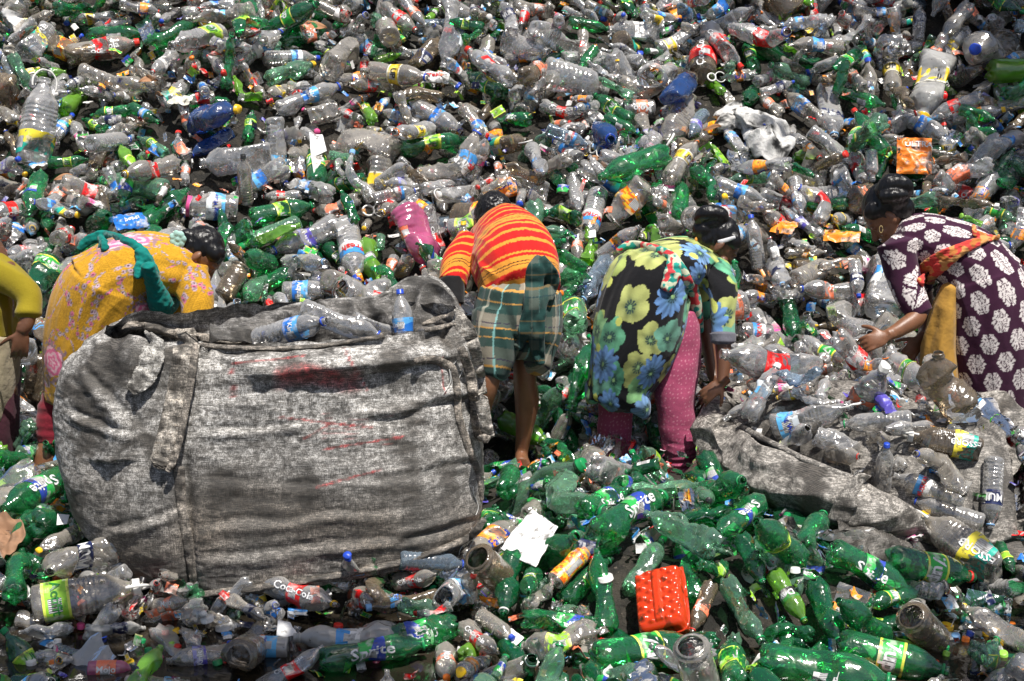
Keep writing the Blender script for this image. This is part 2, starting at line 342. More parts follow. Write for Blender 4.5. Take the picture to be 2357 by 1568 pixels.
# label styles: material, lettering, ink, text size as share of radius, along the axis?
STY = {'red': ('l_red', 'Coca-Cola', 'i_white', .62, True), 'fanta': ('l_orange', 'Fanta', 'i_blue', .75, True), 'coral': ('l_coral', 'Mojo', 'i_white', .8, True),
 '7up': ('l_green', '7up', 'i_white', 1.0, False), 'sprite': ('l_sprite', 'Sprite', 'i_white', .85, True), 'blue': ('l_blue', 'Aquafina', 'i_white', .55, False), 'kinley': ('l_blue', 'Kinley', 'i_white', .6, False),
 'fresh': ('l_wb', 'Fresh', 'i_red', .7, False), 'mum': ('l_navy', 'MUM', 'i_white', .85, False), 'muskan': ('l_wb', 'MUSKAN', 'i_red', .55, False), 'yellow': ('l_yellow', 'UP', 'i_black', .8, False),
 'pepsi': ('l_blue', 'pepsi', 'i_white', .8, True), 'dew': ('l_black', 'Dew', 'i_white', .8, False), 'lime': ('l_lime', 'UP', 'i_green', .9, False), 'white': ('l_white', '', 'i_red', .5, False),
 'sky': ('l_sky', 'Drinking Water', 'i_blue', .32, False), 'teal': ('l_teal', 'ESSORB', 'i_white', .5, True), 'magenta': ('l_magenta', 'Tiger', 'i_white', .7, True), 'violet': ('l_violet', 'Kinley', 'i_white', .6, False), 'flame': ('l_flame', '', 'i_red', .6, True),
 'wb': ('l_wb', '', 'i_red', .6, False), 'navy': ('l_navy', '', 'i_white', .5, False), 'active': ('l_lime', 'Actifit', 'i_green', .55, False), 'oro': ('l_red', 'Oro', 'i_white', .9, False)}
def spec_parts(b):                              # b: dict(T, var, mat, lab, cap, th, handle, arc)
    T, var = b['T'], b['var']; out = [('body', part('body', T, var, b.get('seg', 20)), 'p_' + b['mat'])]
    if b.get('lab'):
        lm, tx, ink, ts, al = STY[b['lab']]; z = b.get('lz'); out.append(('label', part('label', T, var, 20, b.get('arc', 1.0), z), lm)); tx = b.get('text', tx)
        if tx:
            for q in (0.0, math.pi) if b.get('arc', 1) == 1 else (math.pi * b['arc'],):
                out.append(('lettering', part('text', T, var, tx, round(ts * TY[T]['R'] * b.get('ts', 1), 5), al, b.get('ta', 0.0) + q, z), ink))
    if b.get('cap'):
        c = b['cap']; col = c.startswith('ring_'); out.append(('neck_ring' if col else 'cap', part('cap', T, var, 16, col), 'c_' + c.replace('ring_', '')))
    if b.get('handle'): out.append(('handle', part('handle', T, var), 'c_white'))
    return out
def place_bottle(b, name=None):                 # a thing with its parts
    root = thing(name or b['name'], b['label'], b['cat'], group=b.get('group'))
    root.matrix_world = b['M']
    for pn_, k, m in spec_parts(b): link(pn_, part_mesh(k, m), root)
    return root
def frame_from(axis, roll=0.0):                 # rotation whose +Z is the axis
    q = Vector(axis).normalized().to_track_quat('Z', 'Y').to_matrix(); return q @ Matrix.Rotation(roll, 3, 'Z')
def merge(bs, name):                            # many bottles as one mesh of kind stuff
    Vs, lvs, tot, mi, uvs, off = [], [], [], [], [], 0
    for b in bs:
        M = np.array(b['M']); 
        for pn_, k, m in spec_parts(b):
            V, Fc, uv, _ = PARTS[k]; W = V @ M[:3, :3].T + M[:3, 3]; Vs.append(W); uvs.append(uv)
            if isinstance(Fc, np.ndarray): lvs.append(Fc.ravel() + off); tot.append(np.full(len(Fc), Fc.shape[1])); nf = len(Fc)
            else: lvs.append(np.array([i for f in Fc for i in f]) + off); tot.append(np.array([len(f) for f in Fc])); nf = len(Fc)
            mi.append(np.full(nf, MIDX[m])); off += len(V)
    V = np.concatenate(Vs).astype(np.float32); lv = np.concatenate(lvs).astype(np.int32); tot = np.concatenate(tot); ls = np.concatenate([[0], np.cumsum(tot)[:-1]]).astype(np.int32)
    me = bpy.data.meshes.new(name); me.vertices.add(len(V)); me.vertices.foreach_set('co', V.ravel()); me.loops.add(len(lv)); me.loops.foreach_set('vertex_index', lv)
    me.polygons.add(len(ls)); me.polygons.foreach_set('loop_start', ls)
    for k in MLIST: me.materials.append(MATS[k])
    me.polygons.foreach_set('material_index', np.concatenate(mi).astype(np.int32)); me.polygons.foreach_set('use_smooth', np.ones(len(ls), bool))
    me.update(calc_edges=True); l = me.uv_layers.new(name='UVMap'); l.data.foreach_set('uv', np.concatenate(uvs).astype(np.float32)[lv].ravel())
    return link(name, me)
# ---------------------------------------------------------------- the ground under everything
def ground():
    xs = np.concatenate([[-60, -20, -8], np.linspace(-4.6, 4.6, 150), [8, 20, 60]]); ys = np.concatenate([[-40, -10, 0], np.linspace(2.6, 12.5, 170), [20, 60, 200]])
    X, Y = np.meshgrid(xs, ys); P = np.stack([X, Y, X * 0], -1)
    Z = H(X, np.minimum(Y, 12.5)) - .035 + .03 * pn(P, 7.0) + .012 * pn(P, 24.0); Z = np.where(Y > 12.5, 4.2, Z); Z = np.where(Y < 3.2, np.minimum(Z, -.12), Z)
    g = nodes('packed_litter'); co = g.coord(); a = g.noise(16, 6, co); b = g.noise(50, 4, co)
    c = g.mixc(g.ramp(a.outputs[0], .4, .62), (.008, .007, .005), (.035, .029, .021)); c = g.mixc(g.ramp(b.outputs[0], .64, .69), c, (.12, .10, .08))
    g.bsdf(c, .8, g.bump(b.outputs[0], .8, .03))
    o = link('ground', pydata('ground', np.stack([X, Y, Z], -1).reshape(-1, 3), grid_faces(len(ys), len(xs)), [g.m])); tag(o, kind='structure')
ground()
def water():
    g = nodes('murky_water'); co = g.coord(); n = g.bump(g.noise(9, 3, co, .5, .5).outputs[0], .12, .02)
    c = g.mixc(g.ramp(g.noise(3, 4, co).outputs[0], .4, .65), (.012, .010, .007), (.035, .028, .02)); g.bsdf(c, .06, n, .6)
    X, Y = np.meshgrid(np.linspace(-9, 9, 3), np.linspace(1.0, 5.6, 3)); Z = X * 0 - .035
    o = link('water', pydata('water', np.stack([X, Y, Z], -1).reshape(-1, 3), grid_faces(3, 3), [g.m])); tag(o, kind='structure')
water()

# ---------------------------------------------------------------- bottles placed where the photograph shows them
# type, plastic, label, cap, base x y, neck x y, variant, extras
HERO = """
soda_large green - ring_green 346 102 453 51 1
soda_mid green white ring_green 205 84 334 76 2
soda_large smoky red red 152 130 318 97 1
jar muddy flame - 110 105 205 128 2
drum clear teal - 62 128 120 58 2
club clear yellow ring_yellow 265 39 156 47 1
water_large smoky - - 188 165 352 208 1
soda_small lime dew - 78 170 152 165 0
water_small clear mum ring_sky 192 183 143 212 0
soda_mid green 7up ring_green 300 254 206 264 1
soda_mid green blue ring_green 305 248 360 279 0
water_large blue - ring_blue 533 303 437 360 1
drum clear - - 622 368 460 376 2
oil clear teal - 372 232 455 178 4
soda_mid lime - - 605 222 505 212 5
soda_mid green lime - 570 322 581 257 0
water_large clear kinley blue 108 337 164 268 0
soda_mid green lime - 113 374 200 368 1
soda_mid sea_green lime ring_green 378 352 323 317 1
club clear magenta ring_red 170 288 202 354 1
soda_large sea_green - yellow 614 186 722 147 1
soda_large green coral ring_green 648 98 770 55 3
water_large clear sky blue 606 134 733 134 0
drum smoky - - 758 158 832 84 4
soda_small lime dew - 984 48 1008 20 0
soda_small lime - ring_green 864 142 921 125 1
oil muddy navy black 958 152 1012 88 1
water_large clear fresh - 1076 188 1030 150 2
soda_large dark_green 7up ring_green 1162 214 1074 172 1
drum clear - - 1162 95 1260 120 2
soda_mid smoky fanta - 1160 138 1248 124 1
soda_large clear kinley ring_blue 636 258 786 196 2
jar smoky - - 715 268 775 252 1
soda_small clear red ring_red 831 277 779 252 0
soda_mid lime yellow ring_green 862 283 820 221 3
soda_small clear pepsi - 862 258 897 225 0
soda_large clear blue ring_blue 948 240 1064 308 1
soda_mid green sprite - 1224 276 1130 270 3
soda_large green 7up - 730 428 727 330 0
drum smoky - - 912 352 768 300 4
water_small clear blue ring_red 812 332 906 312 1
oil muddy teal - 1152 336 1232 330 0
soda_large green lime - 918 348 1078 320 2
drum clear white - 1516 76 1400 68 2
soda_mid green - ring_green 1308 50 1402 68 1
soda_large sea_green - ring_green 1842 184 1763 152 1
soda_mid green 7up - 1738 168 1714 95 1
soda_mid clear fanta - 1740 168 1660 180 2
jar muddy red - 1617 170 1618 106 0
soda_large green 7up ring_green 1449 274 1372 222 1
soda_mid clear red ring_red 1243 242 1345 269 1
soda_mid green white green 1398 272 1462 304 0
jar clear coral - 1500 250 1440 250 0
oil blue - ring_blue 1383 306 1412 334 1
oil smoky - - 1584 238 1532 332 1
water_small clear pepsi ring_blue 1712 352 1667 298 1
soda_small smoky coral orange 1800 262 1746 220 0
water_large smoky blue - 1898 290 1806 212 1
water_large clear mum ring_sky 1903 202 1921 320 1
club smoky yellow black 2056 218 2050 122 0
soda_large clear blue ring_sky 2058 260 2190 326 1
soda_large clear red - 1990 418 1962 345 1
soda_mid green white - 1934 215 2038 242 2
water_large clear mum - 2113 88 2118 22 1
soda_large green lime ring_green 574 503 724 472 1
water_large sea_green - green 688 514 553 569 1
soda_large clear violet ring_blue 778 512 622 580 1
soda_large clear - ring_sky 672 606 768 612 1
soda_large green - green 668 628 545 683 1
water_large clear fresh blue 796 512 822 646 0
soda_mid lime dew lime 842 558 870 650 1
jar clear blue - 652 676 748 672 1
jar clear sky pink 548 478 432 470 1
soda_large green white - 333 518 432 436 1
club clear red ring_red 692 450 605 453 0
soda_mid clear kinley ring_blue 770 452 633 412 3
water_large smoky - black 566 448 562 398 0
soda_small clear coral - 425 424 427 372 0
oil clear - white 1066 448 1003 458 2
flask smoky - yellow 846 515 834 540 0
soda_mid clear pepsi - 276 538 330 486 4
soda_mid green - - 110 500 107 545 0
soda_mid green - - 222 512 262 522 1
water_large clear muskan - 1378 442 1346 560 0
water_large clear - black 1318 406 1333 490 0
soda_large green - ring_green 1564 505 1567 412 0
soda_large clear fanta - 1396 584 1462 540 1
club smoky coral ring_orange 1329 532 1328 602 0
water_large clear - blue 1744 596 1730 522 0
soda_mid sea_green lime - 1757 408 1682 413 0
soda_large bluish - ring_sky 1402 598 1338 694 2
soda_mid green - - 1332 612 1278 588 1
jar clear muskan - 1772 772 1700 762 0
soda_mid clear fanta - 1768 692 1688 680 1
soda_mid green white - 2000 542 1922 524 1
soda_large clear violet - 1898 548 1800 478 2
soda_large dark_green - ring_green 1810 690 1831 788 1
club smoky yellow - 1808 584 1900 580 1
drum clear - - 1992 772 1888 690 4
drum clear wb - 2034 712 2030 582 1
water_small clear yellow ring_yellow 1946 505 1918 512 1
soda_large smoky fanta - 1076 1296 1186 1200 1
soda_large dark_green - ring_white 1184 1284 1160 1404 1
soda_mid smoky flame - 1278 1338 1358 1256 0
soda_mid green 7up ring_green 1226 1328 1209 1392 1
soda_large green - - 1166 1128 1178 1080 0
soda_large sea_green - ring_green 1288 1098 1296 1214 4
soda_large green sprite - 1338 1178 1446 1128 1
soda_large green sprite ring_green 1372 1244 1530 1138 2
soda_large green 7up ring_green 1364 1517 1614 1482 1
soda_large green sprite ring_green 732 1528 986 1480 2
soda_large green sprite ring_green 1056 1432 856 1494 3
soda_mid clear red ring_yellow 608 1334 777 1397 1
soda_large milk wb - 916 1456 676 1468 2
soda_small smoky coral orange 1024 1494 1028 1562 0
jar clear sky - 1064 1366 982 1378 3
soda_small smoky - red 1068 1356 1090 1338 0
jar muddy - - 1150 1330 1112 1308 0
soda_mid smoky red - 928 1338 1030 1334 1
soda_large green sprite ring_green 1196 1424 1442 1447 4
soda_large smoky lime green 1374 1456 1178 1508 5
water_small smoky - blue 1108 1418 1176 1466 0
soda_mid smoky red - 1068 1442 1144 1504 1
soda_large sea_green - - 1466 1132 1596 1118 2
soda_large green sprite - 1742 1158 1652 1228 2
soda_mid sea_green - black 1618 1140 1640 1172 0
soda_large green - ring_green 1640 1128 1704 1120 1
soda_large green - ring_green 1846 1268 1897 1180 1
soda_large green lime - 1824 1272 1750 1222 1
soda_large green sprite - 1908 1264 2100 1364 1
soda_large green 7up ring_red 2044 1288 2242 1330 0
oil smoky teal yellow 2304 1314 2120 1192 1
soda_mid lime dew ring_green 1782 1320 1851 1428 0
soda_large sea_green - ring_green 1676 1340 1752 1474 2
soda_large dark_green - ring_green 1878 1346 1932 1478 1
soda_mid dark_green - ring_green 1710 1244 1752 1334 1
soda_mid green 7up ring_green 2104 1368 1990 1392 1
soda_large green white ring_green 1745 1524 2062 1570 1
soda_large green 7up ring_green 1928 1484 2184 1546 0
soda_large green lime - 1694 1566 1680 1486 1
jar smoky - - 1612 1560 1598 1530 0
club muddy coral ring_red 1634 1350 1596 1448 1
water_large smoky - - 2366 1486 2222 1400 1
jar muddy - - 2140 1462 2096 1432 0
soda_large dark_green - - 2022 1452 1934 1400 1
soda_large green sprite - 146 1100 8 1172 0
drum smoky mum - 266 1262 62 1322 4
oil smoky active white 76 1394 318 1350 0
soda_large green - - 34 1378 50 1266 1
soda_mid smoky - yellow 166 1232 70 1288 1
soda_small smoky coral - 368 1394 452 1392 0
soda_mid milk navy - 196 1452 352 1434 4
soda_mid smoky violet - 536 1498 384 1522 2
jar muddy - - 570 1500 542 1532 1
flask pink coral ring_blue 203 1542 316 1540 0
flask milk sky blue 664 1492 528 1488 0
water_small smoky navy - 538 1384 604 1422 2
soda_small clear - white 440 1420 478 1424 1
soda_large green - - 612 606 572 600 0
soda_large sea_green - ring_green 600 655 560 700 1
soda_large dark_green - - 222 515 250 505 1
soda_large lime - - 600 555 660 540 4
soda_large green - - 1215 905 1290 910 2
soda_large sea_green - ring_green 1240 965 1290 900 1
soda_mid green sprite - 1385 975 1300 955 0
"""
SACK = """
oil clear sky - 1782 982 1962 930 2
water_small smoky - ring_green 1972 850 1923 909 0
soda_small smoky yellow ring_yellow 1868 892 1790 916 1
drum muddy - - 2196 924 2112 862 4
water_large clear - ring_green 2095 966 1940 977 0
oil muddy teal white 2258 1032 2094 1004 1
soda_mid clear - blue 2032 1112 2041 1030 0
soda_mid smoky - ring_red 1922 1048 2000 1066 1
water_large clear muskan - 2206 1152 2068 1098 0
water_large smoky - - 2160 1060 2228 1164 1
water_large clear mum ring_sky 2288 1064 2280 1206 0
water_large clear - ring_blue 2258 1204 2105 1152 0
club smoky - ring_blue 2164 1064 2106 1056 0
jar clear - - 1958 1042 1890 1000 3
water_small clear kinley - 2026 950 2036 890 4
soda_small clear - white 1888 918 1902 874 0
soda_large clear - - 1810 1030 1870 985 2
soda_mid clear - - 1836 900 1900 945 4
soda_mid smoky - - 2010 1010 2080 1030 4
soda_mid clear - - 2120 985 2020 1000 2
"""
def mound(x, y):                                # what fills the open sack on the right
    u = ((x - 1.38) * .72 - (y - 5.62) * .69); v = ((x - 1.38) * .69 + (y - 5.62) * .72)
    return .34 * np.clip(1 - (u / .82) ** 2 - (v / .40) ** 2, 0, 1) ** .6
H0 = H
def H(x, y): return H0(x, y) + mound(np.asarray(x, float), np.asarray(y, float))
SPH_P, SPH_R, SPH_ID = [], [], []; GRID = {}
CELL = .14
def spheres(T, M, s=1):
    t = TY[T]; pr = np.array(t['prof']); L, Rr = t['L'], t['R']; n = max(3, int(L / (Rr * 1.1))); zs = np.linspace(Rr * .8 / L, .80, n)
    zs = np.append(zs, .95); r = np.interp(zs, pr[:, 0], pr[:, 1]) * Rr; P = np.stack([zs * 0, zs * 0, zs * L], -1); M = np.array(M)
    sc_ = np.linalg.norm(M[:3, 0]); return P @ M[:3, :3].T + M[:3, 3], r * sc_
def addsph(P, r, i):
    for p, q in zip(P, r):
        k = len(SPH_R); SPH_P.append(p); SPH_R.append(q); SPH_ID.append(i)
        GRID.setdefault((int(p[0] // CELL), int(p[1] // CELL), int(p[2] // CELL)), []).append(k)
def overlap(P, r, tol):
    for p, q in zip(P, r):
        a, b, c = int(p[0] // CELL), int(p[1] // CELL), int(p[2] // CELL)
        for i in (-1, 0, 1):
            for j in (-1, 0, 1):
                for k in (-1, 0, 1):
                    for m in GRID.get((a + i, b + j, c + k), ()):
                        o = SPH_P[m]; d = (p[0] - o[0]) ** 2 + (p[1] - o[1]) ** 2 + (p[2] - o[2]) ** 2
                        if d < ((q + SPH_R[m]) * tol) ** 2: return True
    return False
BOT = []
def hero(line, k):
    T, mat, lab, cap, bx, by, cx, cy, var = line.split(); bx, by, cx, cy, var = float(bx), float(by), float(cx), float(cy), int(var)
    t = TY[T]; lift = t['R'] * 1.15; A = on(bx, by, lift + .035); B = on(cx, cy, lift + .035); d = B - A; L = d.length
    s = min(max(L / t['L'], .85), 1.45) if L > .45 * t['L'] else 1.0
    # keep the neck where it is seen: if the true length differs, tip the axis towards or away from the lens
    ax = d.normalized()
    if L < .8 * t['L'] * s:
        vd = raydir((bx + cx) / 2, (by + cy) / 2).normalized(); need = math.sqrt(max(0, (t['L'] * s) ** 2 - L * L)); ax = (d - vd * need * .8 + Vector((0, 0, .02))).normalized()
        A = A if True else A
    mid = (A + B) / 2 if L >= .8 * t['L'] * s else A + ax * t['L'] * s * .5 * .6
    q = frame_from(ax, (k * 2.4) % 6.28 if lab == '-' else 0)
    if lab != '-':                              # turn the label's lettering to the lens
        vd = -raydir((bx + cx) / 2, (by + cy) / 2).normalized(); e = q.transposed() @ vd; q = q @ Matrix.Rotation(math.atan2(e.y, e.x) + random.uniform(-.25, .25), 3, 'Z')
    M = Matrix.Translation(mid - ax * t['L'] * s * .5) @ (q @ Matrix.Scale(s, 3)).to_4x4()
    b = dict(T=T, mat=mat, lab=None if lab == '-' else lab, cap=None if cap == '-' else cap, var=var, M=M, hero=True, seg=28, px=((bx + cx) / 2, (by + cy) / 2), d=(cx - bx, cy - by), ts=1.25)
    if T == 'oil' and mat in ('muddy', 'clear', 'smoky') and cap in ('white', 'yellow', '-'): b['handle'] = True
    if lab == 'flame' and T == 'soda_mid': b['lz'] = (.10, .80)
    if lab == 'teal' and T == 'oil': b['lz'] = (.08, .40)
    if lab == 'white' and 'soda' in T: b['text'] = ''; b['arc'] = .45 if mat == 'green' else 1
    if T == 'drum' and lab == 'white': b['text'] = 'me'
    P, r = spheres(T, M); addsph(P, r, len(BOT)); BOT.append(b)
for k, l in enumerate([l for l in HERO.strip().split('\n')] + [l for l in SACK.strip().split('\n')]): hero(l, k)
NHERO = len(BOT)
HP = np.array(SPH_P); HR = np.array(SPH_R); hpx, hpy, hd = proj(HP); hr = HR * F / hd
# things that stand on the heap and push the bottles aside: sack, legs, card, tray
def blocked(x, y, z):
    if -1.50 < x < -.07 and 4.86 < y < 5.62 and z < .9: return True          # full sack
    return False
OBST = [(-1.62, 5.55, .1, .10), (-.0, 6.0, .1, .07), (.28, 5.95, .1, .07), (.60, 5.8, .1, .08), (.20, 5.0, .12, .10), (.34, 5.0, .12, .10)]
CLIPS = []                                      # places of the photograph kept free: x0 y0 x1 y1 and the depth in front of which nothing may lie
CLIPS += [(1150, 1165, 1290, 1305, 9), (1455, 1300, 1595, 1470, 9), (1640, 225, 1830, 360, 9), (708, 300, 752, 400, 9), (2060, 312, 2152, 402, 9), (0, 1180, 60, 1300, 9)]
PROX = [(1206, 880 + 28 * k, 5.97, 30) for k in range(6)] + [(1562, 900 + 28 * k, 5.9, 40) for k in range(7)] + [(1418, 950 + 30 * k, 5.97, 34) for k in range(4)] + [(122, 950, 5.75, 34), (110, 1000, 5.75, 34), (98, 1050, 5.72, 30), (1655, 880, 5.75, 34), (1640, 905, 5.75, 30)]
PROX += [(2010, 785, 5.85, 40), (2110, 780, 6.1, 26), (55, 770, 5.65, 32), (1140, 500, 6.6, 45), (470, 600, 5.86, 60), (1650, 540, 6.05, 60), (2045, 470, 6.1, 60)]
PROX += [(1660 + 33 * k, y_, 5.75 - .058 * k, 42) for k, y_ in enumerate((1000, 1020, 1045, 1065, 1085, 1100, 1118, 1135, 1150, 1165, 1180, 1195, 1215, 1230, 1240, 1250, 1262, 1268, 1270, 1265, 1260))]
PROX += [(2330, 1080, 5.6, 34), (2360, 1180, 5.5, 40), (2270, 990, 5.85, 26), (1700, 920, 5.95, 26), (1525, 1345, 4.5, 62), (1525, 1420, 4.4, 62), (1215, 1235, 5.0, 55), (250, 1290, 4.7, 20), (300, 1310, 4.7, 20)] + [(470 + 60 * k, 1345 - 6.5 * k, 4.72, 26) for k in range(11)] + [(1120, 1100 + 40 * k, 5.0, 18) for k in range(3)]
PROX += [(x, y + 16, Y, 30) for x, y, Y in ((1652, 912, 5.86), (1670, 940, 5.8), (1688, 968, 5.76), (1720, 990, 5.72), (1755, 1012, 5.68), (1790, 1030, 5.63), (1830, 1048, 5.58), (1870, 1065, 5.52), (1910, 1082, 5.46), (1950, 1098, 5.40), (1985, 1112, 5.34), (2020, 1135, 5.28), (2060, 1160, 5.22), (2100, 1185, 5.18), (2140, 1215, 5.15), (2190, 1235, 5.1))] + [(2250 + 34 * k, 965, 6.0, 30) for k in range(4)] + [(2240, 970, 5.9, 30), (2285, 1015, 5.8, 36), (2320, 1065, 5.7, 36), (2345, 1120, 5.6, 38), (2352, 1180, 5.45, 36), (2330, 1235, 5.3, 34)]
PROX += [(1690 + 40 * k, y_, 5.6 - .065 * k, 40) for k, y_ in enumerate((1080, 1100, 1120, 1145, 1165, 1185, 1205, 1220, 1235, 1250, 1262, 1268))] + [(2210 + 30 * k, 900, 6.0, 36) for k in range(6)] + [(1655, 960, 5.8, 40)]
PROX += [(1735, 290, 7.3, 60), (1790, 320, 7.3, 50), (1690, 255, 7.4, 40)]
hpx = np.append(hpx, [q[0] for q in PROX]); hpy = np.append(hpy, [q[1] for q in PROX]); hd = np.append(hd, [float(proj(at(q[0], q[1], q[2]))[2]) - .04 for q in PROX]); hr = np.append(hr, [q[3] for q in PROX])
def kindof(px, py, r):
    green = (px > 1115 and py > 1045) or (px < 330 and 1060 < py < 1340)
    low = py > 1330 and px < 1150
    if px > 2080 and py > 1340: green = r.random() < .25
    if green and not low:
        T = r.choices(['soda_large', 'soda_mid', 'soda_small', 'jar', 'water_small'], [52, 30, 8, 3, 7])[0]
        mat = r.choices(['green', 'dark_green', 'sea_green', 'lime', 'clear', 'smoky'], [44, 18, 24, 2, 6, 6])[0]
        if px > 1600 and py > 830 and py < 1240: pass
        lab = r.choices([None, 'sprite', '7up', 'lime', 'white'], [56, 20, 12, 8, 4])[0]
        cap = r.choices([None, 'ring_green', 'green', 'ring_white'], [40, 38, 16, 6])[0]; return T, mat, lab, cap
    if low or py > 1300:
        T = r.choices(['soda_mid', 'soda_small', 'water_small', 'club', 'flask', 'jar', 'water_large'], [20, 28, 20, 12, 10, 5, 8])[0]
    elif py > 640: T = r.choices(['soda_large', 'soda_mid', 'soda_small', 'water_large', 'water_small', 'club', 'oil', 'jar', 'drum'], [24, 20, 8, 20, 10, 8, 7, 4, 3])[0]
    else: T = r.choices(['soda_large', 'soda_mid', 'soda_small', 'water_large', 'water_small', 'club', 'oil', 'jar', 'drum', 'flask'], [19, 20, 16, 15, 12, 10, 6, 3, 5, 4])[0]
    if T in ('oil', 'jar', 'drum', 'flask'): mat = r.choices(['clear', 'smoky', 'muddy', 'amber', 'milk', 'blue', 'pink'], [42, 26, 18, 3, 5, 2, 1])[0]
    elif 'water' in T: mat = r.choices(['clear', 'smoky', 'bluish', 'muddy', 'green'], [60, 24, 8, 5, 3])[0]
    else: mat = r.choices(['clear', 'smoky', 'green', 'dark_green', 'sea_green', 'lime', 'muddy'], [46, 20, 13, 5, 8, 3, 5])[0]
    if py < 250 and px > 1700: mat = 'dark_green' if mat == 'green' else mat
    if mat in ('green', 'dark_green', 'sea_green'): lab = r.choices([None, '7up', 'sprite', 'lime', 'white'], [60, 16, 13, 8, 3])[0]; cap = r.choices([None, 'ring_green', 'green', 'red'], [44, 34, 19, 3])[0]
    elif mat == 'lime': lab = r.choices([None, 'dew', 'lime'], [50, 30, 20])[0]; cap = r.choices([None, 'lime', 'ring_green', 'black'], [50, 20, 15, 15])[0]
    elif 'water' in T: lab = r.choices([None, 'blue', 'kinley', 'fresh', 'mum', 'muskan', 'sky', 'white', 'navy', 'violet'], [40, 8, 8, 10, 9, 5, 9, 4, 3, 4])[0]; cap = r.choices([None, 'blue', 'ring_blue', 'white', 'ring_sky', 'sky'], [35, 16, 25, 7, 12, 5])[0]
    elif T in ('oil', 'drum', 'jar', 'flask'): lab = r.choices([None, 'teal', 'white', 'yellow', 'flame', 'coral', 'sky', 'lime'], [48, 10, 9, 9, 6, 6, 6, 6])[0]; cap = r.choices([None, 'white', 'yellow', 'red', 'blue', 'black', 'pink'], [58, 14, 10, 6, 5, 4, 3])[0]
    else: lab = r.choices([None, 'red', 'coral', 'fanta', 'pepsi', 'yellow', 'white', 'magenta', 'oro', 'kinley'], [25, 22, 21, 9, 6, 6, 3, 3, 4, 3])[0]; cap = r.choices([None, 'red', 'ring_red', 'ring_orange', 'orange', 'ring_blue', 'blue', 'white', 'black', 'yellow', 'ring_yellow'], [34, 10, 18, 9, 4, 8, 5, 4, 3, 3, 4])[0]
    return T, mat, lab, cap
def scatter(n, y0, y1, tmax_, seed, tol=.80, t0=-.05, small=False):
    r = random.Random(seed); done = 0
    for _ in range(n):
        tmax = tmax_
        y = y0 + (y1 - y0) * r.random(); hw = .345 * (y + .3) + .22; x = r.uniform(-hw, hw); z = float(H(x, y))
        if blocked(x, y, z): continue
        px, py, dd = proj((x, y, z))
        if ((py > 1435 and px < 1000) or (px > 2100 and py > 1370)) and r.random() < .84: continue
        if 5.35 < y < 6.1 and -.15 < x < .95: tmax = min(tmax, .035)
        T, mat, lab, cap = kindof(float(px), float(py), r)
        if small: T = r.choice(['soda_small', 'flask', 'water_small', 'flask'])
        if mound(x, y) > .03 and mat in ('green', 'dark_green', 'sea_green', 'lime'): mat = 'clear'
        t = TY[T]; s = r.choice([.8, .95, 1.05, 1.15, 1.35]) * (1.13 if y > 6.2 else 1.0); e = .03
        nx = (float(H(x - e, y)) - float(H(x + e, y))) / (2 * e); ny = (float(H(x, y - e)) - float(H(x, y + e))) / (2 * e); N = Vector((nx, ny, 1)).normalized()
        a = r.uniform(0, 6.283); u = Vector((1, 0, 0)); u = (u - N * u.dot(N)).normalized(); v = N.cross(u); ax = u * math.cos(a) + v * math.sin(a) + N * max(-1.1, min(1.6, r.gauss(.05, .5))); ax.normalize()
        q = frame_from(ax, r.uniform(0, 6.28))
        if lab and r.random() < .7:
            e2 = q.transposed() @ Vector((-x, -y, CAMZ - z)).normalized(); q = q @ Matrix.Rotation(math.atan2(e2.y, e2.x) + r.uniform(-.7, .7), 3, 'Z')
        var = r.choices([0, 1, 2, 3, 4, 5], [12, 20, 24, 16, 16, 12] if y > 5.9 else [6, 16, 27, 17, 21, 13])[0]; cc = Vector((x, y, z)); ok = False; tt = t0
        while tt < tmax:
            M = Matrix.Translation(cc + N * (t['R'] * s + tt) - ax * t['L'] * s * .5) @ (q @ Matrix.Scale(s, 3)).to_4x4(); P, rr = spheres(T, M)
            if not overlap(P, rr, tol): ok = True; break
            tt += .016
        if not ok: continue
        if any((P[:, 0] - o[0]) @ (P[:, 0] - o[0]) * 0 + np.min(np.hypot(P[:, 0] - o[0], P[:, 1] - o[1])) < o[3] + t['R'] for o in OBST): continue
        qx, qy, qd = proj(P); qr = rr * F / qd; bad = False
        for k in range(len(P)):
            if np.any((qd[k] < hd - .01) & (np.hypot(qx[k] - hpx, qy[k] - hpy) < (qr[k] + hr) * .62)): bad = True; break
            for c in CLIPS:
                if c[0] - qr[k] * .5 < qx[k] < c[2] + qr[k] * .5 and c[1] - qr[k] * .5 < qy[k] < c[3] + qr[k] * .5 and tt > .0: bad = True
        if bad: continue
        b = dict(T=T, mat=mat, lab=lab, cap=cap, var=var, M=M, seg=20 if qy[0] > 700 else 16, px=(float(qx.mean()), float(qy.mean())), d=(float(qx[-1] - qx[0]), float(qy[-1] - qy[0])))
        if T in ('oil', 'drum') and r.random() < .35: b['handle'] = T == 'oil'
        if lab and r.random() < .25: b['arc'] = round(r.choice([.5, .7]), 2)
        if lab == 'white': b['text'] = ''
        addsph(P, rr, len(BOT)); BOT.append(b); done += 1
    return done
import time as _t; _t0 = _t.time()
NS = [scatter(2600, 5.95, 10.4, .03, 1), scatter(1500, 3.9, 5.95, .02, 2), scatter(4200, 5.9, 10.3, .13, 3, .78, .0), scatter(1700, 3.9, 6.0, .10, 4, .78, .0), scatter(1500, 6.0, 10.2, .16, 5, .74, .03, True), scatter(700, 4.0, 6.0, .10, 6, .74, .02, True)]
print('scatter', NS, len(BOT), 'in', round(_t.time() - _t0, 1))
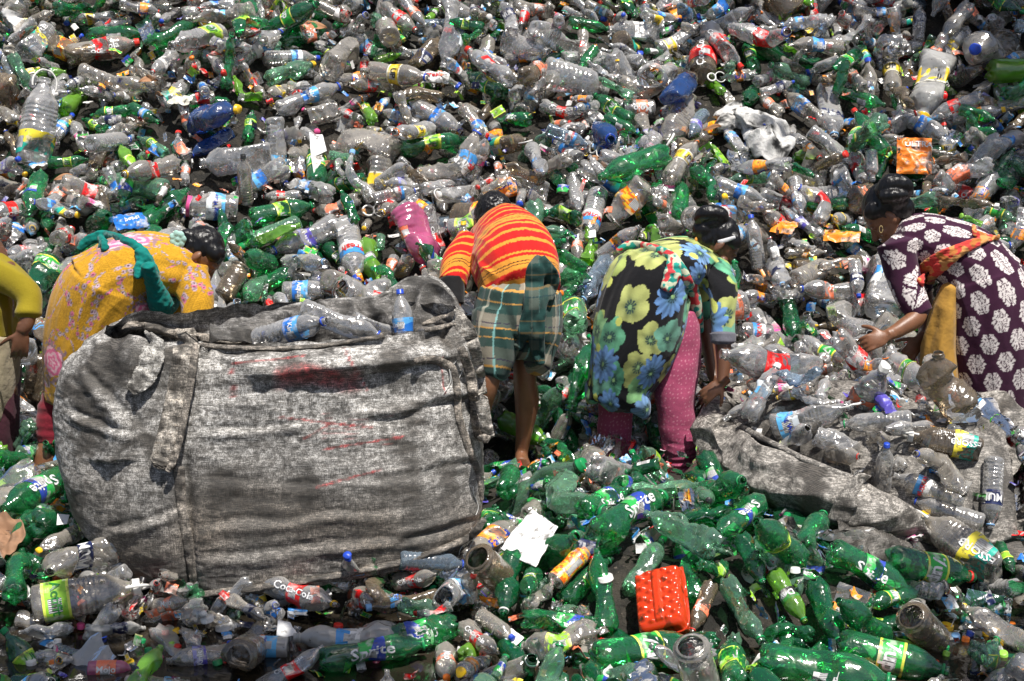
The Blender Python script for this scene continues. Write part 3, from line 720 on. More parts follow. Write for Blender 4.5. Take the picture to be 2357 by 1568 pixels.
# how much of each bottle shows: a small depth buffer of its spheres
def visible():
    P = np.array(SPH_P); Rr = np.array(SPH_R); I = np.array(SPH_ID); x, y, d = proj(P); r = Rr * F / d; S = .45; W_, H_ = int(2357 * S), int(1568 * S)
    buf = np.full((H_, W_), 99.); idb = np.full((H_, W_), -1)
    for k in np.argsort(-d):
        cx, cy_, q = x[k] * S, y[k] * S, r[k] * S; x0, x1, y0, y1 = int(max(0, cx - q)), int(min(W_, cx + q + 1)), int(max(0, cy_ - q)), int(min(H_, cy_ + q + 1))
        if x1 <= x0 or y1 <= y0: continue
        YY, XX = np.mgrid[y0:y1, x0:x1]; m = (XX - cx) ** 2 + (YY - cy_) ** 2 < q * q; dd = d[k] - Rr[k]
        sub = buf[y0:y1, x0:x1]; m &= dd < sub; sub[m] = dd; idb[y0:y1, x0:x1][m] = I[k]
    # what people and sacks hide
    for (a, b, c, e, dep) in ((150, 780, 1120, 1340, 4.9), (110, 560, 480, 900, 5.6), (1030, 500, 1290, 860, 5.9), (1380, 560, 1680, 950, 5.9), (2050, 520, 2357, 920, 6.0)):
        s_ = idb[int(b * S):int(e * S), int(a * S):int(c * S)]; s_[buf[int(b * S):int(e * S), int(a * S):int(c * S)] > dep] = -1
    return np.bincount(idb[idb >= 0], minlength=len(BOT))
VIS = visible()

# ---------------------------------------------------------------- words for every bottle
CN = dict(clear='clear', smoky='dusty grey', muddy='muddy', bluish='pale blue', green='green', dark_green='dark green', sea_green='pale green', lime='lime green', amber='brown', blue='deep blue', pink='pink', red='red', milk='milky white')
LN = {'red': 'red', 'wb': 'white-blue', 'fanta': 'orange', 'coral': 'coral', '7up': 'green', 'sprite': 'green-blue', 'blue': 'blue', 'kinley': 'blue', 'fresh': 'white-blue', 'mum': 'navy', 'muskan': 'white-blue', 'yellow': 'yellow', 'pepsi': 'blue', 'dew': 'black', 'lime': 'lime', 'white': 'white', 'sky': 'sky-blue', 'teal': 'teal-yellow', 'magenta': 'pink', 'violet': 'violet', 'flame': 'flame-orange', 'navy': 'navy', 'active': 'lime', 'oro': 'red'}
TN = dict(soda_large='large', soda_mid='', soda_small='small', water_large='ribbed large', water_small='ribbed small', club='slim', oil='oil', drum='huge', jar='', flask='tiny')
NM = dict(oil='oil_jug', drum='water_drum', jar='plastic_jar', flask='flask')
LM = [(300, 700, 'the yellow floral tunic'), (470, 600, 'the head of the woman in yellow'), (1170, 600, 'the striped shirt'), (1210, 950, "the man's bare leg"), (1450, 760, 'the floral black tunic'), (1645, 540, 'the headband'), (1560, 1000, 'the pink trousers'),
 (2050, 470, 'the hair bun of the woman in purple'), (2200, 700, 'the purple tunic'), (2020, 780, "the purple woman's hand"), (1218, 1235, 'the white card'), (1525, 1385, 'the red container'), (1735, 300, 'the grey rag'), (730, 350, 'the white paper scrap'), (2105, 358, 'the orange pouch'),
 (1400, 320, 'the deep blue jug'), (300, 1340, 'the lower left of the big sack'), (760, 1360, 'the bottom seam of the big sack'), (1125, 1150, 'the right side of the big sack'), (900, 650, 'the back flap of the big sack'), (1660, 1010, 'the left end of the open sack'), (1900, 1180, 'the front of the open sack'), (2250, 1260, 'the right end of the open sack'), (2000, 1000, 'the fill of the open sack'),
 (30, 30, 'the corrugated sheet'), (40, 700, 'the green-sleeved arm'), (30, 1240, 'the brown paper bag'), (1630, 905, "the floral woman's hand"), (230, 120, 'the big red-labelled bottle'), (840, 160, 'the small lime bottle by the crushed drum'), (545, 360, 'the ribbed five-litre drum'), (1455, 75, 'the drum with a white label'), (660, 490, 'the big pair of green bottles')]
def where(px, py):
    best = min(LM, key=lambda l: math.hypot(px - l[0], py - l[1])); dx, dy = px - best[0], py - best[1]
    if math.hypot(dx, dy) < 260:
        rel = ('right of' if dx > 0 else 'left of') if abs(dx) > 1.6 * abs(dy) else ('below' if dy > 0 else 'above') if abs(dy) > 1.6 * abs(dx) else ('lower right of' if dy > 0 else 'upper right of') if dx > 0 else ('lower left of' if dy > 0 else 'upper left of')
        return rel + ' ' + best[2]
    col = ['at far left', 'left of centre', 'near mid-width', 'right of centre', 'at far right'][min(4, int(px / 472))]; row = ['along the top edge', 'high on the heap', 'halfway up the heap', 'low on the heap', 'at the heap foot', 'in the foreground', 'at the bottom edge'][min(6, max(0, int(py / 224)))]
    return row + ' ' + col
def describe(b):
    px, py = b['px']; T = b['T']; noun = {'oil': 'jug', 'drum': 'drum', 'jar': 'jar', 'flask': 'flask'}.get(T, 'bottle'); st = ['', '', 'dented', '', 'crushed', 'crumpled'][b['var']]
    if T == 'oil': pre = 'square'
    else: pre = TN[T]
    s = ' '.join(x for x in (st, pre, CN[b['mat']], noun) if x)
    bits = []
    if b.get('lab'): bits.append(LN[b['lab']] + ' label')
    if b.get('cap'): bits.append(b['cap'].replace('ring_', '') + (' neck ring' if 'ring_' in b['cap'] else ' cap'))
    if bits: s += ' with ' + ' and '.join(bits)
    return s
def pose(b):
    dx, dy = b['d']
    if math.hypot(dx, dy) < 35: return 'end-on'
    return ('neck right' if dx > 0 else 'neck left') if abs(dx) > abs(dy) * 1.7 else ('neck down' if dy > 0 else 'neck up') if abs(dy) > abs(dx) * 1.7 else (('neck down-right' if dx > 0 else 'neck down-left') if dy > 0 else ('neck up-right' if dx > 0 else 'neck up-left'))
ORD = ['first', 'second', 'third', 'fourth', 'fifth', 'sixth', 'seventh', 'eighth', 'ninth', 'tenth']
def label_all(sel):
    a = {}
    for i in sel:
        b = BOT[i]; b['label'] = describe(b) + ', ' + where(*b['px']); 
    def groups():
        g = {}
        for i in sel: g.setdefault(BOT[i]['label'], []).append(i)
        return [v for v in g.values() if len(v) > 1]
    for v in groups():
        for i in v: b = BOT[i]; b['label'] = describe(b) + ', ' + pose(b) + ', ' + where(*b['px'])
    for v in groups():
        v.sort(key=lambda i: BOT[i]['px'][0])
        for k, i in enumerate(v): b = BOT[i]; b['label'] = ('leftmost ' if k == 0 else 'rightmost ' if k == len(v) - 1 else ORD[min(k, 9)] + '-from-left ') + b['label']
    for i in sel:
        w_ = BOT[i]['label'].split()
        if len(w_) > 16: BOT[i]['label'] = ' '.join(x for x in w_ if x not in ('the', 'big', 'and'))
        w_ = BOT[i]['label'].split()
        if len(w_) > 16: BOT[i]['label'] = ' '.join(w_[:16])
lim = {'green': 290, 'clear': 290, 'other': 60}; cnt = dict.fromkeys(lim, 0); sel = []
def fam(b): return 'other' if b['T'] in NM else ('green' if b['mat'] in ('green', 'dark_green', 'sea_green', 'lime') else 'clear')
order = list(range(NHERO)) + [i for i in np.argsort(-VIS) if i >= NHERO]
for i in order:
    b = BOT[i]; f = fam(b)
    if (VIS[i] < 18 and i >= NHERO) or cnt[f] >= lim[f]: continue
    cnt[f] += 1; sel.append(i)
label_all(sel); selset = set(sel)
for i in sel:
    b = BOT[i]; T = b['T']; n = NM.get(T) or {'green': 'green_bottle', 'dark_green': 'green_bottle', 'sea_green': 'green_bottle', 'lime': 'lime_bottle', 'bluish': 'blue_bottle', 'blue': 'blue_bottle', 'milk': 'white_bottle'}.get(b['mat'], 'clear_bottle')
    b['name'] = n; b['cat'] = {'oil': 'jug', 'drum': 'drum', 'jar': 'jar', 'flask': 'flask'}.get(T, n.replace('_', ' ')); b['group'] = {'oil_jug': 'oil jugs in the waste', 'water_drum': 'big drums in the waste', 'plastic_jar': 'jars in the waste', 'flask': 'little flasks in the waste'}.get(n, n.replace('_', ' ') + 's in the waste')
    place_bottle(b)
rest = [b for i, b in enumerate(BOT) if i not in selset]
for b in rest: b['seg'] = 14
o = merge(rest, 'loose_litter'); tag(o, 'hundreds of further crushed bottles packed between and behind the nearer ones', 'litter', kind='stuff')
print('individual', cnt, 'rest', len(rest), 'verts', len(o.data.vertices), 't', round(_t.time() - _t0, 1))

# torn film, label scraps and bits of paper between the bottles
def scraps():
    r = random.Random(31); Vs, Fs, mi, off = [], [], [], 0; keys = [k for k in MLIST if k[0] == 'l'] + ['c_white', 'p_milk', 'p_milk', 'p_clear', 'p_clear', 'p_smoky', 'p_green', 'p_smoky', 'p_muddy', 'l_white', 'l_red', 'l_coral', 'l_orange', 'l_sky', 'l_blue']; n = 8; u, v = np.meshgrid(np.linspace(-.5, .5, n), np.linspace(-.5, .5, n), indexing='ij'); F1 = grid_faces(n, n)
    for k in range(4200):
        y = r.uniform(4.0, 10.2); hw = .345 * (y + .3) + .2; x = r.uniform(-hw, hw); z = float(H(x, y))
        if blocked(x, y, z): continue
        px, py, _ = proj((x, y, z))
        if any(c[0] - 14 < px < c[2] + 14 and c[1] - 14 < py < c[3] + 45 for c in CLIPS) or (py > 1430 and px < 1050 and k % 3): continue
        w_, h_ = (r.uniform(.02, .075), r.uniform(.015, .045)) if k % 14 else (r.uniform(.10, .20), r.uniform(.08, .14)); P = np.stack([u * w_, v * h_, .35 * w_ * np.sin(u * r.uniform(1, 5) + r.uniform(0, 6)) + .18 * w_ * pn(np.stack([u * 4, v * 4, u * 0 + k], -1))], -1).reshape(-1, 3)
        M = np.array(Euler((r.gauss(.6, .6), r.gauss(0, .5), r.uniform(0, 6.28))).to_matrix()); P = P @ M.T + np.array([x, y - .02, z + r.uniform(.0, .13 if y > 6 else .08)]); Vs.append(P); Fs.append(F1 + off); mi += [MIDX[r.choice(keys) if k % 14 else r.choice(['p_clear', 'p_milk', 'p_smoky', 'p_clear', 'p_green'])]] * len(F1); off += len(P)
    uv = np.tile(np.stack([u.ravel() + .5, v.ravel() + .5], -1), (len(Vs), 1)); o = link('litter_scraps', pydata('litter_scraps', np.concatenate(Vs), np.concatenate(Fs), [MATS[k] for k in MLIST], mi, uv)); tag(o, 'torn labels, film and paper bits scattered between the bottles', 'litter', kind='stuff')
scraps()
# ---------------------------------------------------------------- soft shapes: tubes, remeshing, snapping, fabric
from mathutils.bvhtree import BVHTree
def tube(pts, n=32, m=28, raw=False):           # pts: (px, py, Y, half width px, half depth m)
    Q = []
    for p in pts:
        c = at(p[0], p[1], p[2]); k = (c - Vector((0, 0, CAMZ))).length / F; Q.append((c.x, c.y, c.z, p[3] * k, p[4]))
    Q = catmull(Q, n) if len(Q) > 2 else catmull(Q, n)
    return tube3(Q, m)
def tube3(Q, m=28, dep=(0, 1, 0)):              # Q rows: x y z a b ; a across the picture, b in depth
    Q = np.asarray(Q, float); c = Q[:, :3]; t = np.gradient(c, axis=0); t /= np.linalg.norm(t, axis=1)[:, None] + 1e-9
    e = np.tile(np.array(dep, float), (len(c), 1)); e -= t * (e * t).sum(1)[:, None]; bad = np.linalg.norm(e, axis=1) < .25
    e /= np.linalg.norm(e, axis=1)[:, None] + 1e-9; s = np.cross(t, e); th = np.arange(m) / m * 2 * math.pi
    V = c[:, None] + s[:, None] * (np.cos(th)[None, :, None] * Q[:, 3, None, None]) + e[:, None] * (np.sin(th)[None, :, None] * Q[:, 4, None, None])
    a = c[0] - t[0] * min(Q[0, 3], Q[0, 4]) * .5; b = c[-1] + t[-1] * min(Q[-1, 3], Q[-1, 4]) * .5
    n = len(c); V = np.concatenate([V.reshape(-1, 3), [a], [b]]); Fc = [tuple(f) for f in grid_faces(n, m, True)]
    for k in range(m): Fc.append((n * m, (k + 1) % m, k)); Fc.append((n * m + 1, (n - 1) * m + k, (n - 1) * m + (k + 1) % m))
    return V, Fc
def blob(c, r, fwd=(0, 1, 0), up=(0, 0, 1), n=14, m=20):   # ellipsoid; r = (right, fwd, up)
    f = Vector(fwd).normalized(); u = Vector(up); u = (u - f * u.dot(f)).normalized(); s = f.cross(u); V = []; B = np.array([s, f, u])
    ph = np.linspace(0, math.pi, n)[1:-1]; th = np.arange(m) / m * 2 * math.pi
    for p in ph:
        for a in th: V.append((math.sin(p) * math.cos(a) * r[0], math.sin(p) * math.sin(a) * r[1], math.cos(p) * r[2]))
    V += [(0, 0, r[2]), (0, 0, -r[2])]; V = np.array(V) @ B + np.array(c); q = len(ph); Fc = [tuple(f_) for f_ in grid_faces(q, m, True)]
    for k in range(m): Fc.append((q * m, (k + 1) % m, k)); Fc.append((q * m + 1, (q - 1) * m + k, (q - 1) * m + (k + 1) % m))
    return V, Fc
def remesh(shapes, voxel=.006, smooth=8, fac=.5):
    V, Fc, o = [], [], 0
    for v, f in shapes: V.append(v); Fc += [tuple(int(i) + o for i in q) for q in f]; o += len(v)
    me = pydata('tmp', np.concatenate(V), Fc); ob = bpy.data.objects.new('tmp', me); C.objects.link(ob)
    bm_ = __import__('bmesh').new(); bm_.from_mesh(me)
    import bmesh as _b; _b.ops.recalc_face_normals(bm_, faces=bm_.faces); bm_.to_mesh(me); bm_.free()
    r = ob.modifiers.new('r', 'REMESH'); r.mode = 'VOXEL'; r.voxel_size = voxel
    if smooth: s = ob.modifiers.new('s', 'SMOOTH'); s.factor = fac; s.iterations = smooth
    ev = ob.evaluated_get(bpy.context.evaluated_depsgraph_get()); m2 = bpy.data.meshes.new_from_object(ev)
    A = np.empty(len(m2.vertices) * 3); m2.vertices.foreach_get('co', A); N = np.empty(len(m2.vertices) * 3); m2.vertices.foreach_get('normal', N)
    lv = np.empty(len(m2.loops), np.int32); m2.loops.foreach_get('vertex_index', lv); tot = np.empty(len(m2.polygons), np.int32); m2.polygons.foreach_get('loop_total', tot)
    bpy.data.objects.remove(ob); bpy.data.meshes.remove(me); bpy.data.meshes.remove(m2)
    if (tot == 4).all(): F2 = lv.reshape(-1, 4)
    else: F2 = [tuple(x) for x in np.split(lv, np.cumsum(tot)[:-1])]
    return A.reshape(-1, 3), N.reshape(-1, 3), F2
def normals(V, Fc):
    Fc = np.asarray(Fc); n = np.cross(V[Fc[:, 2]] - V[Fc[:, 0]], V[Fc[:, 3]] - V[Fc[:, 1]]); N = np.zeros_like(V)
    for k in range(4): np.add.at(N, Fc[:, k], n)
    return N / (np.linalg.norm(N, axis=1)[:, None] + 1e-12)
def spine_uv(V, pts, n=160):                    # arc length along the spine and angle round it (0 = towards the lens)
    S = catmull([tuple(at(p[0], p[1], p[2])) for p in pts], n); L = np.concatenate([[0], np.cumsum(np.linalg.norm(np.diff(S, axis=0), axis=1))])
    t = np.gradient(S, axis=0); t /= np.linalg.norm(t, axis=1)[:, None]; idx = np.zeros(len(V), int)
    for a in range(0, len(V), 20000): idx[a:a + 20000] = ((V[a:a + 20000, None] - S[None]) ** 2).sum(-1).argmin(1)
    d = V - S[idx]; tt = t[idx]; v = L[idx] + (d * tt).sum(1); e = np.array([0, 1., 0]) - tt * tt[:, 1:2]; e /= np.linalg.norm(e, axis=1)[:, None]; s = np.cross(tt, e)
    th = np.arctan2((d * s).sum(1), -(d * e).sum(1)); return th, v
def bvh(V, Fc): return BVHTree.FromPolygons([tuple(v) for v in V], [tuple(int(i) for i in f) for f in Fc])
def snap(px, py, trees, off=.008, Y=6.0):
    o = Vector((0, 0, CAMZ)); d = raydir(px, py).normalized(); best = None
    for t in trees:
        h = t.ray_cast(o, d)
        if h[0] is not None and (best is None or h[3] < best): best = h[3]
    return o + d * (best - off) if best else at(px, py, Y)
def strap(path, trees, hw, th=.004, off=.008, n=60, m=12, Y=6.0, wav=.0, seed=0):   # a band that follows a surface
    pts = catmull([(p[0], p[1]) for p in path], n); ws = np.interp(np.linspace(0, 1, n), np.linspace(0, 1, len(path)), [p[2] if len(p) > 2 else hw for p in path]); Q = []
    for (x, y), w_ in zip(pts, ws): p = snap(x, y, trees, off, Y); k = (p - Vector((0, 0, CAMZ))).length / F; Q.append([p.x, p.y, p.z, w_ * k, th])
    Q = np.array(Q)
    for _ in range(4): Q[1:-1, :3] = (Q[:-2, :3] + Q[2:, :3] + 2 * Q[1:-1, :3]) / 4
    V, Fc = tube3(Q, m)
    if wav:
        c = np.repeat(np.arange(n), m); j = np.tile(np.arange(m), n); V[:-2] += wav * pn(np.stack([j * .9, c * .12, np.full(len(c), seed)], -1))[:, None] * np.array([.3, -1, .4])
    return V, Fc
def fabric(name, rough=.85, weave=900., bmp=.25, sheen=.15, grain=.16, dirt=0.0):
    g = nodes(name); a = g.N('Attribute', attribute_name='print'); co = g.coord(); n1 = g.noise(weave * .35, 2, co); n2 = g.noise(28, 4, co)
    c = g.mixc(grain, a.outputs['Color'], n1.outputs[0], 'OVERLAY')
    if dirt: c = g.mixc(g.math_('MULTIPLY', g.ramp(n2.outputs[0], .5, .7), dirt), c, (.07, .055, .04))
    nn = g.bump(n2.outputs[0], bmp, .012); nn = g.bump(n1.outputs[0], .3, .0015, nn)
    g.bsdf(c, rough, nn, .15, Sheen_Weight=sheen); return g.m
FAB = fabric('printed_cotton')
def plainfab(name, col, rough=.8):
    g = nodes(name); co = g.coord(); n2 = g.noise(24, 4, co); c = g.mixc(g.ramp(n2.outputs[0], .35, .7), col, tuple(x * .75 for x in col)); g.bsdf(c, rough, g.bump(n2.outputs[0], .4, .015), .2, Sheen_Weight=.15); return g.m
def skinmat(name, c):
    g = nodes(name); co = g.coord(); a = g.noise(14, 5, co); b = g.noise(220, 2, co)
    k = g.mixc(g.ramp(a.outputs[0], .35, .7), c, tuple(x * .72 for x in c)); k = g.mixc(g.math_('MULTIPLY', g.ramp(g.noise(45, 4, co).outputs[0], .6, .7), .5), k, tuple(x * .4 for x in c))
    g.bsdf(k, .42, g.bump(b.outputs[0], .25, .002), .5, Subsurface_Weight=.06, Subsurface_Radius=(.02, .01, .005)); return g.m
SKIN = skinmat('brown_skin', (.24, .105, .052)); SKIN2 = skinmat('dark_brown_skin', (.155, .068, .036))
def hairmat():
    g = nodes('black_hair'); co = g.coord(); mp = g.N('Mapping'); mp.inputs['Scale'].default_value = (1, 1, .12); g.n.links.new(co, mp.inputs[0])
    n = g.noise(130, 3, mp.outputs[0], .6, .3); g.bsdf((.006, .005, .005), .33, g.bump(n.outputs[0], .6, .004), .5, Anisotropic=.6); return g.m
HAIR = hairmat()
def finish(name, V, Fc, mat, parent, col=None):
    return link(name, pydata(name, V, Fc, [mat], col=col), parent)
def hand(wrist, fw, palm_n, size=.175, curl=.6, side=1, spread=.12, curls=None):   # shapes of a hand: palm, five bent fingers
    f = Vector(fw).normalized(); n = Vector(palm_n); n = (n - f * n.dot(f)).normalized(); s = f.cross(n) * side; w0 = Vector(wrist); S = size / .18; out = []
    pc = w0 + f * .045 * S; out.append(blob(pc, (.040 * S, .052 * S, .015 * S), f, n)); out.append(tube3([(*(w0 - f * .03), .023 * S, .017 * S), (*(w0 + f * .03 * S), .029 * S, .015 * S)], 16, n))
    for k, (o_, L_) in enumerate(((-.030, .072), (-.010, .082), (.011, .077), (.031, .060))):
        cu = (curls[k] if curls else curl) ; d = (f + s * (o_ / .03) * spread).normalized(); p = w0 + f * .085 * S + s * o_ * S; Q = [(*(p - d * .03 * S), .0095 * S, .0085 * S)]
        for j, (fr, r) in enumerate(((.42, .0088), (.32, .0080), (.26, .0068))):
            a = cu * (.55, 1.0, .8)[j]; d = (d * math.cos(a) - n * math.sin(a)).normalized(); Q.append((*p, r * S, r * S)); p = p + d * L_ * fr * S
        Q.append((*p, .006 * S, .0055 * S)); out.append(tube3(catmull(Q, 14), 12, s))
    d = (f * .55 - s * .85 - n * .15).normalized(); p = w0 + f * .022 * S - s * .022 * S; Q = [(*p, .013 * S, .011 * S)]
    for L_, r, a in ((.036, .0105, .0), (.030, .0092, .35), (.024, .0075, .4)):
        d = (d * math.cos(a) + (f * .7 - n * .7).normalized() * math.sin(a)).normalized(); p = p + d * L_ * S; Q.append((*p, r * S, r * S))
    out.append(tube3(catmull(Q, 12), 12, n)); return out
def headshapes(c, fwd, up, s=1.0):              # skull, jaw, nose, brows, lips, ears, eyelids as shapes to be fused
    f = Vector(fwd).normalized(); u = Vector(up); u = (u - f * u.dot(f)).normalized(); r = f.cross(u); c = Vector(c); L = lambda a, b, d: c + r * a * s + f * b * s + u * d * s
    o = [blob(L(0, -.012, .018), (.074 * s, .094 * s, .088 * s), f, u), blob(L(0, .028, -.035), (.058 * s, .060 * s, .075 * s), f, u), blob(L(0, .058, -.092), (.026 * s, .022 * s, .020 * s), f, u)]
    o += [tube3([(*L(0, .080, .012), .007 * s, .007 * s), (*L(0, .094, -.015), .010 * s, .010 * s), (*L(0, .106, -.036), .014 * s, .011 * s)], 12, r)]
    o += [blob(L(0, .088, -.060), (.023 * s, .010 * s, .006 * s), f, u), blob(L(0, .086, -.070), (.020 * s, .010 * s, .006 * s), f, u)]
    for q in (-1, 1):
        o += [blob(L(q * .030, .072, .030), (.022 * s, .012 * s, .006 * s), f, u), blob(L(q * .031, .074, .008), (.014 * s, .010 * s, .009 * s), f, u), blob(L(q * .040, .058, -.025), (.022 * s, .020 * s, .020 * s), f, u)]
        o += [blob(L(q * .083, -.006, -.004), (.009 * s, .017 * s, .030 * s), f + r * q * .4, u), blob(L(q * .080, .000, -.026), (.007 * s, .010 * s, .012 * s), f, u)]
    return o
# ---------------------------------------------------------------- the five people
def hairshapes(c, fwd, up, s=1.0):
    f = Vector(fwd).normalized(); u = Vector(up); u = (u - f * u.dot(f)).normalized(); r = f.cross(u); c = Vector(c); L = lambda a, b, d: c + r * a * s + f * b * s + u * d * s
    o = [blob(L(0, -.030, .032), (.079 * s, .090 * s, .088 * s), f, u), blob(L(0, -.055, -.015), (.070 * s, .055 * s, .065 * s), f, u)]
    for q in (-1, 1): o.append(blob(L(q * .052, .015, .058), (.024 * s, .044 * s, .034 * s), f, u))
    return o
def person(label, px, py, Y):
    return thing('person', label, 'person', at(px, py, Y), 'waste pickers bent over the heap')
def rel(o, V): return V - np.array(o.location)
def put(name, root, V, Fc, mat, col=None): return finish(name, rel(root, V), Fc, mat, root, col)
def cell(u, v, s, seed=0, jit=.8):              # nearest jittered lattice point: distance, local x, local y, random id
    u, v = u / s, v / s; iu, iv = np.floor(u).astype(int), np.floor(v).astype(int); best = np.full(u.shape, 9.); X = np.zeros_like(u); Y_ = np.zeros_like(u); I = np.zeros(u.shape, int)
    for a in (-1, 0, 1):
        for b in (-1, 0, 1):
            k = PERM[(PERM[(iu + a + seed) & 511] + iv + b) & 511]; cx = iu + a + .5 + jit * ((k & 15) / 15. - .5); cy_ = iv + b + .5 + jit * ((k >> 4 & 15) / 15. - .5)
            dx, dy = u - cx, v - cy_; d = np.hypot(dx, dy); m = d < best; best = np.where(m, d, best); X = np.where(m, dx, X); Y_ = np.where(m, dy, Y_); I = np.where(m, k, I)
    return best, X, Y_, I
def lay(c, m, col): m = np.clip(m, 0, 1)[:, None]; return c * (1 - m) + np.array(col) * m
def P3(u, v, k=0): return np.stack([u, v, np.full_like(u, k)], -1)

# prints
def print_yellow(u, v):
    c = np.tile([.53, .275, .018], (len(u), 1)); c = c * (1 + .16 * np.sign(np.sin(u * 700 + np.sign(np.sin(v * 260)) * v * 700)))[:, None] ** 1
    w_ = pn(P3(u, v), 9, 4); vine = (np.abs(pn(P3(u + .02 * w_, v), 6, 1)) < .085) | (np.abs(pn(P3(u, v + .02 * w_), 8, 6)) < .05); d, x, y, i = cell(u, v, .021, 3)
    fl = (d < .36) & vine; st = vine & (d < .46) & ~fl; c = lay(c, st * .9, (.20, .20, .16)); c = lay(c, fl * .95, (.50, .36, .44)); c = lay(c, fl & (i % 3 == 0), (.62, .16, .26)); c = lay(c, fl & (d < .14), (.10, .05, .08))
    t = pn(P3(u, v), 26, 8); low = sst(.05, -.1, v - .30); c = lay(c, ((t > .25) & (low > .3)) * .8, (.13, .09, .05))
    d, x, y, i = cell(u, v, .40, 12, .5); a = np.arctan2(y, x); r_ = d * .26; r_ = d * .40; rr = r_ / (.056 + .006 * np.cos(5 * a)); big = (rr < 1)
    c = lay(c, (rr < 1.45) & (pn(P3(u, v), 60, 2) > -.05) & ~big, (.30, .18, .20)); c = lay(c, big, (.78, .16, .30)); c = lay(c, big & (np.sin(rr * 14 + 2 * np.cos(5 * a)) > .1), (.85, .48, .55)); return np.clip(c, 0, 1)
def print_floral(u, v):
    c = np.tile([.008, .008, .010], (len(u), 1)); w_ = pn(P3(u, v), 8, 2) * .02
    def flower(c, s, seed, R0, pet, cols, jit=.7):
        d, x, y, i = cell(u + w_, v - w_, s, seed, jit); a = np.arctan2(y, x) + i * 1.7; r_ = d * s; edge = R0 * .90 * (.74 + .26 * np.abs(np.cos(pet * a / 2)) + .10 * pn(P3(u, v), 30, seed)); m = (r_ < edge) & (i % 9 > 0); q = r_ / R0
        base = np.array(cols)[(i // 3) % len(cols)]; sh = (.78 + .35 * pn(P3(u, v), 18, seed) + .18 * np.cos(pet * a + 1))[:, None]; cc = base * np.clip(sh, .45, 1.2)
        cc = cc * (1 - np.exp(-(q / .33) ** 2))[:, None] + np.array([.04, .10, .06]) * np.exp(-(q / .33) ** 2)[:, None]
        c2 = c.copy(); c2[m] = cc[m]; k = m & (q < .30) & (np.sin(a * 11 + 3) > 0); c2[k] = [.02, .05, .06]; k = m & (q < .10); c2[k] = [.25, .42, .18]; return c2
    c = flower(c, .155, 5, .082, 5, [(.46, .56, .16), (.14, .46, .28), (.56, .60, .20)]); c = flower(c, .175, 21, .078, 5, [(.16, .48, .28), (.28, .56, .24), (.52, .58, .18), (.18, .44, .32)])
    c = flower(c, .215, 40, .082, 12, [(.16, .32, .64), (.22, .40, .70)], .5); d, x, y, i = cell(u, v, .1, 77); c = lay(c, (d < .16) & (i % 3 == 0), (.62, .66, .15)); return np.clip(c, 0, 1)
def print_medallion(u, v):
    c = np.tile([.045, .010, .032], (len(u), 1)); su, sv = .120, .082; v2 = v / sv; row = np.floor(v2); x = ((u / su + .5 * (row % 2)) % 1 - .5) * su; y = (v2 - row - .5) * sv
    a = np.arctan2(y, x * 1.75); r_ = ((np.abs(x) * 1.75) ** 1.12 + np.abs(y) ** 1.12) ** (1 / 1.12) / .064; e = 1 - .10 * np.cos(2 * a) * 0 + .06 * np.cos(16 * a); m = r_ < e
    cut = (np.abs(np.sin(8 * a + 5 * r_)) < .28) & (r_ > .30) & (r_ < .92); cut |= (np.abs(r_ - .62) < .045) & (np.cos(8 * a) > -.3); cut |= (np.abs(x) < .002) & (r_ > .2); cut |= (r_ < .30) & (np.sin(r_ * 40) > .2) & (np.abs(np.cos(4 * a)) > .4)
    dots = (np.abs(r_ - 1.0) < .07) & (np.cos(20 * a) > .3); return lay(c, (m & ~cut) | dots, (.72, .66, .64))
def print_stripes(u, v):
    v = v + .0025 * pn(P3(u, v), 5); p = (v / .19) % 1; c = np.tile([.70, .28, .035], (len(u), 1)); red = (.56, .014, .012)
    for a, b in ((.0, .17), (.23, .37), (.43, .56), (.62, .69), (.92, .97)): c = lay(c, (p > a) & (p < b), red)
    return lay(c, (np.abs(p - .78) < .007) | (np.abs(p - .83) < .007), (.02, .015, .01))
def print_plaid(u, v):
    c = np.tile([.30, .27, .21], (len(u), 1)); p = (v / .17) % 1; q = (u / .16) % 1; gr = (.018, .055, .048)
    c = c * .8; c = lay(c, ((p > .24) & (p < .82)) * .92, gr); c = lay(c, ((q > .50) & (q < .95)) * .75, gr); c = lay(c, (np.abs(p - .26) < .022) | (np.abs(p - .55) < .014), (.50, .26, .06)); c = lay(c, (np.abs(q - .48) < .018) * .8, (.22, .48, .46)); c = lay(c, (np.abs(p - .10) < .012), (.03, .02, .05))
    return lay(c, (np.abs(q - .12) < .03) * .5, (.48, .45, .36))
def print_dots(u, v):
    c = np.tile([.38, .07, .145], (len(u), 1)); d, x, y, i = cell(u, v, .019, 5, .45); return lay(c, (d < .14) * .6, (.72, .34, .42))
def folds(V, N, u, v, amp, fu, fv, seed, sharp=1.6, mask=1.0):
    a = pn(np.stack([u * fu, v * fv, np.full_like(u, seed)], -1)); b = pn(np.stack([u * fu * 2.1 + 5, v * fv * 1.7, np.full_like(u, seed + 9)], -1)); r_ = 1 - np.abs(a) * sharp; return V + N * ((r_ - .55) * amp * mask + b * amp * .45 * mask)[:, None]
def garment(name, root, tubes, spine, pr, R0=.16, voxel=.0055, sm=10, amp=.010, fu=14, fv=3, seed=1, mat=None, hem=None, extra=(), mask=None):
    V, N, Fc = remesh([tube(t) if not isinstance(t, tuple) else t for t in tubes] + list(extra), voxel, sm); th, v = spine_uv(V, spine); u = th * R0
    V = folds(V, N, u, v, amp, fu, fv, seed, mask=1.0 if mask is None else mask(V, u, v)); put(name, root, V, Fc, mat or FAB, pr(u, v) if pr else None); return V, Fc

